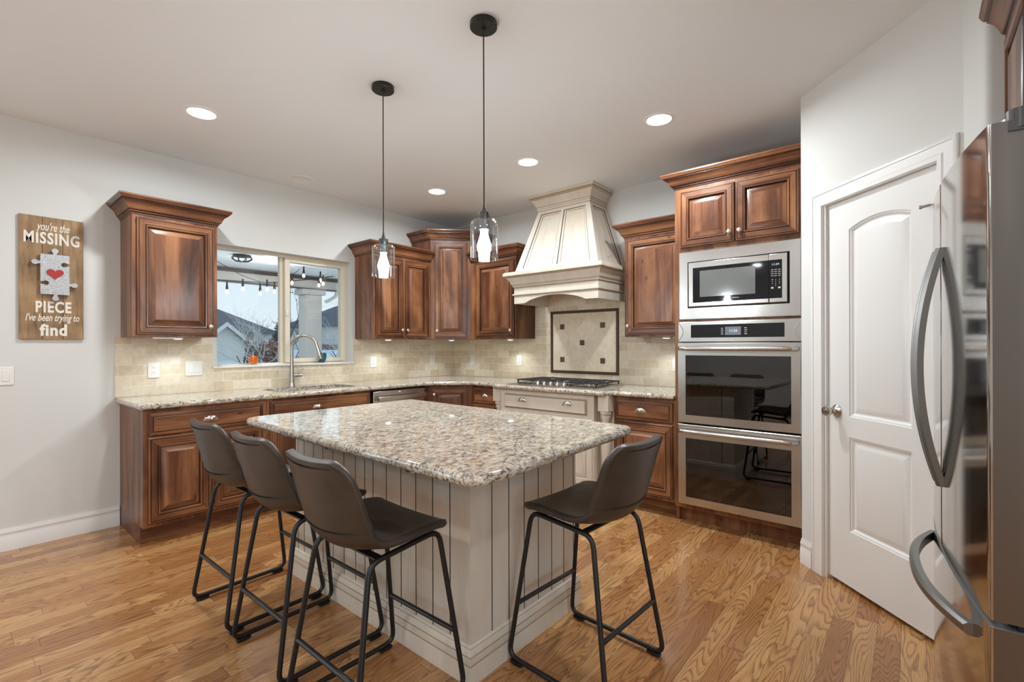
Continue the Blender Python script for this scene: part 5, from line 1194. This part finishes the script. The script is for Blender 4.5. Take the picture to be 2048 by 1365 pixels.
# puzzle piece outline with four tabs and two sockets
def knobpts(cx, cz, ang, r=0.0165, neck=0.009, ln=0.030):
    d = Vector((cos(ang), sin(ang))); s_ = Vector((-d.y, d.x)); c_ = Vector((cx, cz)) + d * (ln - r * 0.3); out = [Vector((cx, cz)) - s_ * neck]
    a0 = math.asin(neck / r)
    for k in range(13):
        a = pi + a0 + (2 * pi - 2 * a0) * k / 12; out.append(c_ + d * (r * cos(a)) + s_ * (r * sin(a)))
    out.append(Vector((cx, cz)) + s_ * neck); return [tuple(p) for p in out]
X0, X1, Z0_, Z1_ = 0.096, 0.236, 1.626, 1.888
pz = []
pz += [(X0, Z0_)] + knobpts(0.168, Z0_, -pi / 2) + [(X1, Z0_)] + knobpts(X1, 1.694, 0) + knobpts(X1, 1.826, pi, 0.0150) [:] + [(X1, Z1_)] + [p for p in reversed([])]
pz += knobpts(0.166, Z1_, pi / 2) + [(X0, Z1_)] + knobpts(X0, 1.832, pi)
pz += knobpts(X0, 1.700, 0, 0.0150)
def orient(p): return p
# notches must run in travelling order: reverse them
def notch(cx, cz, ang): return list(reversed(knobpts(cx, cz, ang, 0.0150)))
pz = [(X0, Z0_)] + knobpts(0.168, Z0_, -pi / 2) + [(X1, Z0_)] + knobpts(X1, 1.694, 0) + notch(X1, 1.826, pi) + [(X1, Z1_)] + knobpts(0.166, Z1_, pi / 2) + [(X0, Z1_)] + knobpts(X0, 1.832, pi) + notch(X0, 1.700, 0)
mb = MB(); mb.prism(pz, -0.044, -0.030, 0, 'xz'); pp = mb.build('puzzle_piece', GALV, sg, smooth=20)
mb = MB()
for k in range(len(pz)):
    if k % 3 == 0: x, z = pz[k]; cx, cz = 0.166, 1.757; x += (cx - x) * 0.05; z += (cz - z) * 0.04; mb.cyl((x, -0.044, z), (x, -0.0465, z), 0.0022, 0.0012, 8)
mb.build('nail_head', CHROME, pp)
mb = MB(); mb.box(0.14, 0.19, -0.030, -0.0205, 1.70, 1.80); mb.build('spacer', PW, pp, smooth=0)
hp = []
for k in range(40):
    t_ = 2 * pi * k / 40; x = 16 * sin(t_) ** 3; z = 13 * cos(t_) - 5 * cos(2 * t_) - 2 * cos(3 * t_) - cos(4 * t_); hp.append((0.166 + x * 0.00262, 1.762 + z * 0.0024))
mb = MB(); mb.prism(list(reversed(hp)), -0.050, -0.0442, 0, 'xz'); mb.build('heart', REDP, pp, smooth=20)

# ================================================================== OUTSIDE THE WINDOW
SNOW = plain('snow_ground', rgb(232, 238, 242), 0.8, 0, 0.6, 6); STUCCO = plain('pale_stucco', rgb(206, 200, 192), 0.9, 0, 0.5, 60); STUCW = plain('house_stucco', rgb(226, 222, 214), 0.9, 0, 0.3, 30)
SHINGLE = plain('grey_shingles', rgb(92, 96, 104), 0.85, 0, 0.8, 30); GUTTER = plain('dark_fascia', rgb(74, 66, 62), 0.6); SOFFIT = plain('white_soffit', rgb(226, 224, 220), 0.8)
BARK = plain('bark', rgb(104, 90, 80), 0.9); TWIG = plain('frosted_twig', rgb(206, 198, 194), 0.9)
mb = MB(); mb.box(-40, 70, 0.17, 6.0, -0.30, -0.18); mb.loops([[(-60, 6.0, -0.18), (110, 6.0, -0.18)], [(-60, 14, 0.15), (110, 14, 0.15)], [(-60, 24, 1.0), (110, 24, 1.0)], [(-60, 160, 1.25), (110, 160, 1.25)]], 0, False, False, closed=False)
tag(mb.build('snowy_ground', SNOW, None, smooth=0), 'snow covered yard beyond the window', None, None, 'structure')
mb = MB(); mb.box(-6.5, 1.6, 0.17, 3.25, 2.40, 2.46); tag(mb.build('patio_ceiling', SOFFIT, None, smooth=0), 'pale patio ceiling outside the window', None, None, 'structure')
pb = thing('patio_beam', (0, 0, 0), 0, 'stucco patio beam with a dark trim edge seen through the window', 'beam')
mb = MB(); mb.box(-6.5, 1.4, 3.02, 3.24, 2.20, 2.3995); mb.build('beam_core', STUCCO, pb, smooth=0)
mb = MB(); mb.box(-6.5, 1.4, 2.995, 3.0195, 2.335, 2.385); mb.box(-6.5, 1.4, 2.995, 3.0195, 2.185, 2.199); mb.build('trim_board', GUTTER, pb, smooth=0)
pc = thing('patio_column', (-0.225, 3.135, -0.18), 0, 'square pale stucco patio column with a wider cap', 'column')
mb = MB(); mb.box(-0.135, 0.135, -0.135, 0.135, 0, 2.28); mb.build('shaft', STUCCO, pc, bevel=0.02)
mb = MB(); mb.box(-0.20, 0.20, -0.145, 0.145, 2.2805, 2.375); mb.build('cap', STUCCO, pc, bevel=0.02)
mb = MB(); mb.tube([(0.19, 3.05, 2.33), (0.19, 3.02, 2.22), (0.15, 3.01, 2.10), (0.02, 3.0, 2.02), (-0.04, 2.985, 2.0)], 0.028, 8); tag(mb.build('downspout', STUCW, None), 'curved pale gutter elbow beside the patio column', 'gutter')
vt = thing('patio_ceiling_fixture', (-1.70, 1.95, 2.3995), 0, 'black metal fixture on the patio ceiling', 'ceiling fixture')
mb = MB(); mb.lathe([(0.10, 0), (0.10, -.02), (0.03, -.03)], n=20); mb.build('canopy', BLACKM, vt)
mb = MB()
for k in range(8): a = 2 * pi * k / 8; mb.tube([(0.09 * cos(a), 0.09 * sin(a), -.01), (0.12 * cos(a), 0.12 * sin(a), -.04), (0.07 * cos(a), 0.07 * sin(a), -.075), (0.01 * cos(a), 0.01 * sin(a), -.08)], 0.006, 6)
mb.build('cage', BLACKM, vt)
mb = MB(); mb.lathe([(0.001, 0), (0.09, 0), (0.09, -.01), (0.001, -.012)], (-1.30, 2.05, 2.3995), 24); tag(mb.build('patio_ceiling_light', glow('patio_light_glow', (1, 0.97, 0.9), 2.5), None), 'round lit light on the patio ceiling beside the black fixture', 'ceiling light')
pl = bpy.data.lights.new('patio_lamp', 'POINT'); pl.energy = 22; pl.shadow_soft_size = 0.1; po = bpy.data.objects.new('patio_lamp', pl); COL.objects.link(po); po.location = (-1.3, 2.0, 1.9)
# string lights
bulbs = [(-1.783, 2.2, 1.982), (-1.598, 2.2, 2.035), (-1.386, 2.2, 1.992), (-1.298, 2.2, 2.058), (-1.202, 2.2, 2.032), (-0.966, 2.2, 2.174), (-0.799, 2.2, 2.290), (-0.551, 2.2, 2.250), (-0.575, 2.2, 2.175), (-0.510, 2.2, 2.205)]
top = [z + 0.075 for _, _, z in bulbs]
sw_ = thing('string_light_cable', (0, 0, 0), 0, 'black cables of the patio string lights', 'cable')
mb = MB(); mb.tube([(-2.6, 2.2, 2.13), (-1.9, 2.2, 2.100), (-1.6, 2.2, 2.108), (-1.3, 2.2, 2.122), (-1.12, 2.2, 2.15), (-0.75, 2.2, 2.22), (-0.35, 2.2, 2.31)], 0.006, 6); mb.tube([(-1.9, 2.2, 2.33), (-1.6, 2.2, 2.18), (-1.35, 2.2, 2.115), (-1.0, 2.2, 2.13)], 0.004, 6); mb.tube([(-1.03, 2.2, 2.20), (-0.85, 2.2, 2.36)], 0.004, 6); mb.build('cable', CORD, sw_)
SBULB = glow('warm_string_bulb', (1.0, 0.86, 0.74), 1.6)
names = ['leftmost', 'second from left', 'third from left, lowest', 'fourth from left', 'fifth from left']
for i, (x, y, z) in enumerate(bulbs):
    lb = ('string light bulb outside the left window pane, ' + names[i]) if i < 5 else ['string light bulb just right of the window divider, above the black post', 'string light bulb highest in the right window pane', 'string light bulb topmost of the cluster in front of the column', 'string light bulb lowest of the cluster in front of the column', 'string light bulb rightmost of the cluster in front of the column'][i - 5]
    t = thing('string_light_bulb', (x, y, z), 0, lb, 'bulb', 'patio string light bulbs')
    CB = [(-2.6, 2.13), (-1.9, 2.100), (-1.6, 2.108), (-1.3, 2.122), (-1.12, 2.15), (-0.75, 2.22), (-0.35, 2.31)]
    for (xa, za), (xb, zb) in zip(CB, CB[1:]):
        if xa <= x <= xb: zc = za + (zb - za) * (x - xa) / (xb - xa)
    mb = MB(); mb.cyl((0, 0, 0.10), (0, 0, max(0.103, zc - z) + 0.004), 0.0035, n=6); mb.build('cord', CORD, t)
    mb = MB(); mb.lathe([(0.010, .105), (0.012, .05), (0.015, .045), (0.016, .012), (0.013, .008)], n=12); mb.build('socket', BLACKP, t)
    mb = MB(); mb.lathe([(0.011, .0075), (0.018, -.012), (0.021, -.028), (0.015, -.045), (0.001, -.052)], n=14); mb.build('glass_bulb', SBULB, t)
mb = MB(); mb.cyl((-0.715, 2.8, -0.18), (-0.715, 2.8, 2.37), 0.010, n=8); mb.box(-0.735, -0.665, 2.795, 2.805, 2.08, 2.09); tag(mb.build('black_post', BLACKM, None), 'thin black post outside behind the window divider', 'post')

def house(loc, w, d, eave, ridge, label, gables=(), rot=0.0, hip=3.0):
    h = thing('neighbour_house', loc, rot, label, 'house')
    mb = MB(); mb.box(-w / 2, w / 2, -d / 2, d / 2, 0, eave); mb.build('wall', STUCW, h, smooth=0)
    e = 0.4; mb = MB(); b_ = [(-w / 2 - e, -d / 2 - e, eave), (w / 2 + e, -d / 2 - e, eave), (w / 2 + e, d / 2 + e, eave), (-w / 2 - e, d / 2 + e, eave)]; r = [(-w / 2 + hip, 0, ridge), (w / 2 - hip, 0, ridge)]
    mb.add(b_ + r, [(0, 1, 5, 4), (1, 2, 5), (2, 3, 4, 5), (3, 0, 4), (0, 3, 2, 1)]); mb.build('roof', SHINGLE, h, smooth=0)
    for gx, gw, gz, out in gables:
        g = MB(); y = -d / 2 - out; g.prism([(gx - gw / 2, 0), (gx + gw / 2, 0), (gx + gw / 2, gz - gw * 0.42), (gx, gz), (gx - gw / 2, gz - gw * 0.42)], y, 0, 0, 'xz'); g.build('gable_wall', STUCW, h, smooth=0)
        g = MB(); ov_ = 0.3
        for s_ in (-1, 1):
            a = (gx, gz + 0.12); b2 = (gx + s_ * (gw / 2 + ov_), gz - (gw / 2 + ov_) * 0.84 + 0.12)
            g.prism([a, b2, (b2[0], b2[1] - 0.16), (a[0], a[1] - 0.16)] if s_ < 0 else [a, (a[0], a[1] - 0.16), (b2[0], b2[1] - 0.16), b2], y - 0.3, 0.5, 0, 'xz')
        g.build('gable_roof', [SHINGLE], h, smooth=0)
        g = MB()
        for s_ in (-1, 1):
            a = (gx, gz + 0.12); b2 = (gx + s_ * (gw / 2 + ov_), gz - (gw / 2 + ov_) * 0.84 + 0.12)
            g.prism([a, b2, (b2[0], b2[1] - 0.2), (a[0], a[1] - 0.2)] if s_ < 0 else [a, (a[0], a[1] - 0.2), (b2[0], b2[1] - 0.2), b2], y - 0.36, y - 0.305, 0, 'xz')
        g.build('fascia', STUCW, h, smooth=0)
    return h
house((2.0, 24.0, 0.1), 9.4, 7.0, 1.75, 3.55, 'white neighbour house with grey roof and front gable, seen through the left window pane', gables=((2.30, 1.9, 2.15, 0.6),), hip=2.4)
house((13.0, 42.0, 0.1), 6.5, 6.0, 1.9, 3.0, 'low grey roofed house behind the trees, centre of the window', hip=1.2)
house((17.0, 29.0, 1.0), 9.0, 7.0, 1.55, 3.4, 'pale neighbour house with grey hip roof, right of the patio column', hip=3.0)
mb = MB(); mb.box(11.5, 17, 24.2, 24.6, 1.0, 1.35); tag(mb.build('shrub_row', plain('dry_shrub', rgb(126, 112, 104), 0.9, 0, 1, 8), None), 'low brownish shrub row in front of the right neighbour house', 'hedge')

rnd = random.Random(5)
def conifer(loc, h, r, col, label, rows=26):
    t = thing('conifer_tree', loc, 0, label, 'tree')
    mb = MB(); mb.cyl((0, 0, 0), (0, 0, h * 0.95), r * 0.10, 0.01, 8); mb.build('trunk', BARK, t)
    mb = MB()
    for i in range(rows):
        f = i / rows; z = h * (0.05 + 0.93 * f); rr = r * (1 - f) ** 0.85 + 0.02; n_ = int(10 + 26 * (1 - f))
        for k in range(n_):
            a = rnd.uniform(0, 2 * pi); q = rr * rnd.uniform(0.75, 1.1); c_ = Vector((cos(a), sin(a), 0)); p = Vector((0, 0, z)); s_ = Vector((-sin(a), cos(a), 0)); w = 0.16 * rr + 0.02
            tip = p + c_ * q + Vector((0, 0, rnd.uniform(-0.08, 0.10) * h * 0.4)); m_ = p + c_ * q * 0.5
            mb.add([p + c_ * q * 0.1, m_ - s_ * w, tip, m_ + s_ * w, m_ + Vector((0, 0, w * 0.8))], [(0, 1, 4), (1, 2, 4), (2, 3, 4), (3, 0, 4)])
    mb.build('foliage', plain('needles', col, 0.9), t, smooth=0)
conifer((1.10, 9.0, -0.12), 1.80, 0.24, rgb(52, 78, 58), 'small dark green pointed evergreen in front of the white gable, left window pane')
conifer((4.15, 14.0, 0.1), 2.35, 0.62, rgb(84, 84, 66), 'tall olive evergreen behind the reddish tree, centre of the window')
def bush(loc, r, h, col, label, n=900):
    t = thing('deciduous_shrub', loc, 0, label, 'shrub'); mb = MB()
    for k in range(n):
        a = rnd.uniform(0, 2 * pi); u = rnd.uniform(-1, 1); q = rnd.uniform(0.55, 1) ** 0.5; s_ = sqrt(1 - u * u)
        p = Vector((cos(a) * s_ * r * q, sin(a) * s_ * r * q, h / 2 + u * h / 2 * q)); d = Vector((rnd.uniform(-1, 1), rnd.uniform(-1, 1), rnd.uniform(-1, 1))).normalized() * 0.055; e = d.orthogonal() * 0.6
        mb.add([p - d, p + e, p + d, p - e], [(0, 1, 2, 3)])
    mb.build('foliage', plain('dry_leaves', col, 0.9), t, smooth=0)
    mb = MB(); mb.cyl((0, 0, 0), (0, 0, h * 0.5), 0.03, 0.015, 6); mb.build('stem', BARK, t)
bush((1.32, 8.2, -0.1), 0.44, 1.55, rgb(150, 104, 92), 'reddish brown leafy tree right of the small evergreen, left window pane')
def bare_tree(loc, h, label, spread=0.9, depth=5, seed=1, r0=0.035, mat=TWIG):
    R_ = random.Random(seed); t = thing('bare_tree', loc, 0, label, 'tree'); tr = MB(); tw_ = MB()
    def grow(p, d, ln, r, lv):
        q = p + d * ln; mid = p.lerp(q, 0.5) + Vector((R_.uniform(-1, 1), R_.uniform(-1, 1), 0)) * ln * 0.05
        (tr if lv > depth - 2 else tw_).tube([p, mid, q], r, 5, radii=[r, r * 0.85, r * 0.65], cap=False)
        if lv == 0: return
        for k in range(3 if lv > 1 else 2):
            a = R_.uniform(0, 2 * pi); n_ = (d + Vector((cos(a), sin(a), R_.uniform(-0.3, 0.5))) * spread * R_.uniform(0.4, 0.9)).normalized()
            grow(p.lerp(q, R_.uniform(0.45, 1)), n_, ln * R_.uniform(0.62, 0.85), r * 0.58, lv - 1)
    grow(Vector((0, 0, 0)), Vector((0, 0, 1)), h * 0.34, r0, depth)
    tr.build('trunk', BARK, t); tw_.build('twigs', mat, t)
bare_tree((0.90, 6.6, -0.18), 3.1, 'bare young tree with thin trunk beside the window divider', seed=3, r0=0.034, mat=BARK)
bare_tree((-0.35, 4.9, -0.18), 2.7, 'bare frosted shrub in front of the white house, left window pane', seed=8, spread=1.2, r0=0.026)
bare_tree((2.35, 6.4, -0.18), 2.9, 'bare frosted tree left of the patio column', seed=14, spread=1.1, r0=0.030)
bare_tree((4.7, 9.0, -0.18), 4.0, 'bare tree right of the patio column', seed=21, spread=1.1, r0=0.036)
